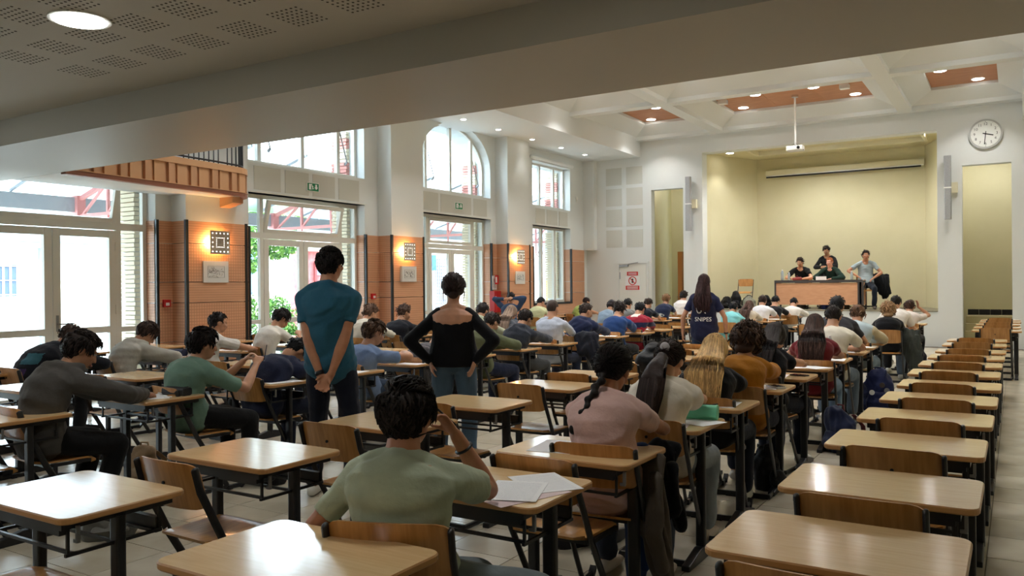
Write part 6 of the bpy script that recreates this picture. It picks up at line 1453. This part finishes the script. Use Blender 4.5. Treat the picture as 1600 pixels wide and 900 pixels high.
# tree and shrubs behind the second doors
LF = [mat('leaf_green', srgb(110, 156, 66), .6), mat('leaf_pale', srgb(150, 190, 96), .6), mat('leaf_dark', srgb(70, 120, 60), .6)]
def foliage(e, cs, n, sz, name='foliage'):
    for li, lm in enumerate(LF):
        V = []; F = []
        for k in range(n//3):
            c, r = cs[rng.integers(len(cs))]; d = rng.normal(size=3); d /= np.linalg.norm(d); p = np.array(c)+d*np.array(r)*rng.uniform(.5, 1)**.5
            a = rng.normal(size=3); a /= np.linalg.norm(a); b_ = np.cross(a, rng.normal(size=3)); b_ /= np.linalg.norm(b_); s = sz*rng.uniform(.6, 1.3); n0 = len(V)
            V += [tuple(p-a*s), tuple(p+b_*s*.45), tuple(p+a*s), tuple(p-b_*s*.45)]; F.append((n0, n0+1, n0+2, n0+3))
        m = MB().add(V, F); o = m.build(name, lm, e, fix=False); o['kind'] = 'stuff'
tr = empty('tree', (-17, 14.9, 0), 0, 'green leafy tree seen through the second doors', 'tree')
MB().loft([(0, 0, -.1), (.05, .05, 1.2), (0, 0, 2.2), (.1, .1, 3.2)], [.11, .09, .08, .05], n=8).build('trunk', mat('bark_pinkish', srgb(160, 120, 96), .9), tr, smooth=True)
foliage(tr, [((0, -.5, 3.0), (.8, .8, .6)), ((0, .3, 3.4), (.9, .9, .6)), ((.2, -.9, 2.4), (.5, .5, .6)), ((0, .5, 2.7), (.5, .5, .4)), ((0, -1.2, 3.3), (.8, .8, .7))], 5200, .07)
for k, (x, y, r, hgt, t) in enumerate([(-15.9, 13.1, .55, 1.5, 'green shrub at the left of the second doors'), (-15.9, 14.25, .5, 1.3, 'tall green shrub in the middle of the second doors'), (-15.9, 15.35, .5, 1.2, 'yellow-green shrub at the right of the second doors'), (-14.95, 12.2, .4, .8, 'low blue-green shrub close to the second doors'), (-14.95, 13.8, .4, .6, 'low shrub under the tall one'), (-16.2, 16.6, .6, .9, 'shrub before the red porch')]):
    e = empty('shrub', (x, y, 0), 0, t, 'shrub'); MB().loft([(0, 0, -.12), (0, 0, hgt*.5)], [.03, .02], n=6).build('stem', mat('bark_pinkish', srgb(160, 120, 96), .9), e)
    foliage(e, [((0, 0, hgt*.45), (r, r, hgt*.5)), ((0, r*.3, hgt*.65), (r*.7, r*.7, hgt*.4))], 1700, .05)
# things beyond the third doors and the far window
tl = empty('trellis', (-16, 21.1, 0), 0, 'grey grid trellis standing beyond the third doors', 'trellis')
for i in range(7): MB().box(-.01, .01, .1*i-.008, .1*i+.008, -.1, 2.5).build('trellis_bar', SLT, tl)
for i in range(22): MB().box(-.01, .01, 0, .6, .1+.11*i-.008, .1+.11*i+.008).build('trellis_bar', SLT, tl)
bp_ = empty('blue_board', (-16, 20.85, 0), 0, 'blue panel mounted on a post beyond the third doors', 'sign'); MB().box(0, .04, -.05, .25, 2.05, 2.55).build('board', mat('panel_blue', srgb(70, 130, 190), .5), bp_); MB().box(-.03, .0, .05, .1, -.1, 2.5).build('post', STEEL, bp_)
e = empty('yellow_post', (-16, 28.6, 0), 0, 'yellow painted post in the courtyard beyond the far window', 'post'); MB().box(-.08, .08, -.12, .12, -.1, 1.75).build('post_shaft', mat('yellow_paint', srgb(230, 190, 60), .5), e); MB().disc((0, 0, 1.77), .13, 'z', 16, .05).build('post_cap', STEEL, e)
e = empty('red_facade', (0, 0, 0), 0, 'red and white facade bay beyond the far window', 'building'); MB().box(-26.5, -26, 36, 56, -.1, 7).build('wall', RW, e); 
for k in range(6): MB().box(-26.02, -25.95, 37+3.2*k, 38+3.2*k, 1.6, 3.4).build('brick_panel', RB, e); MB().box(-26.02, -25.94, 38.4+3.2*k, 39.8+3.2*k, 3.6, 5.8).build('window', mat('pane_blue', srgb(120, 150, 186), .2), e)
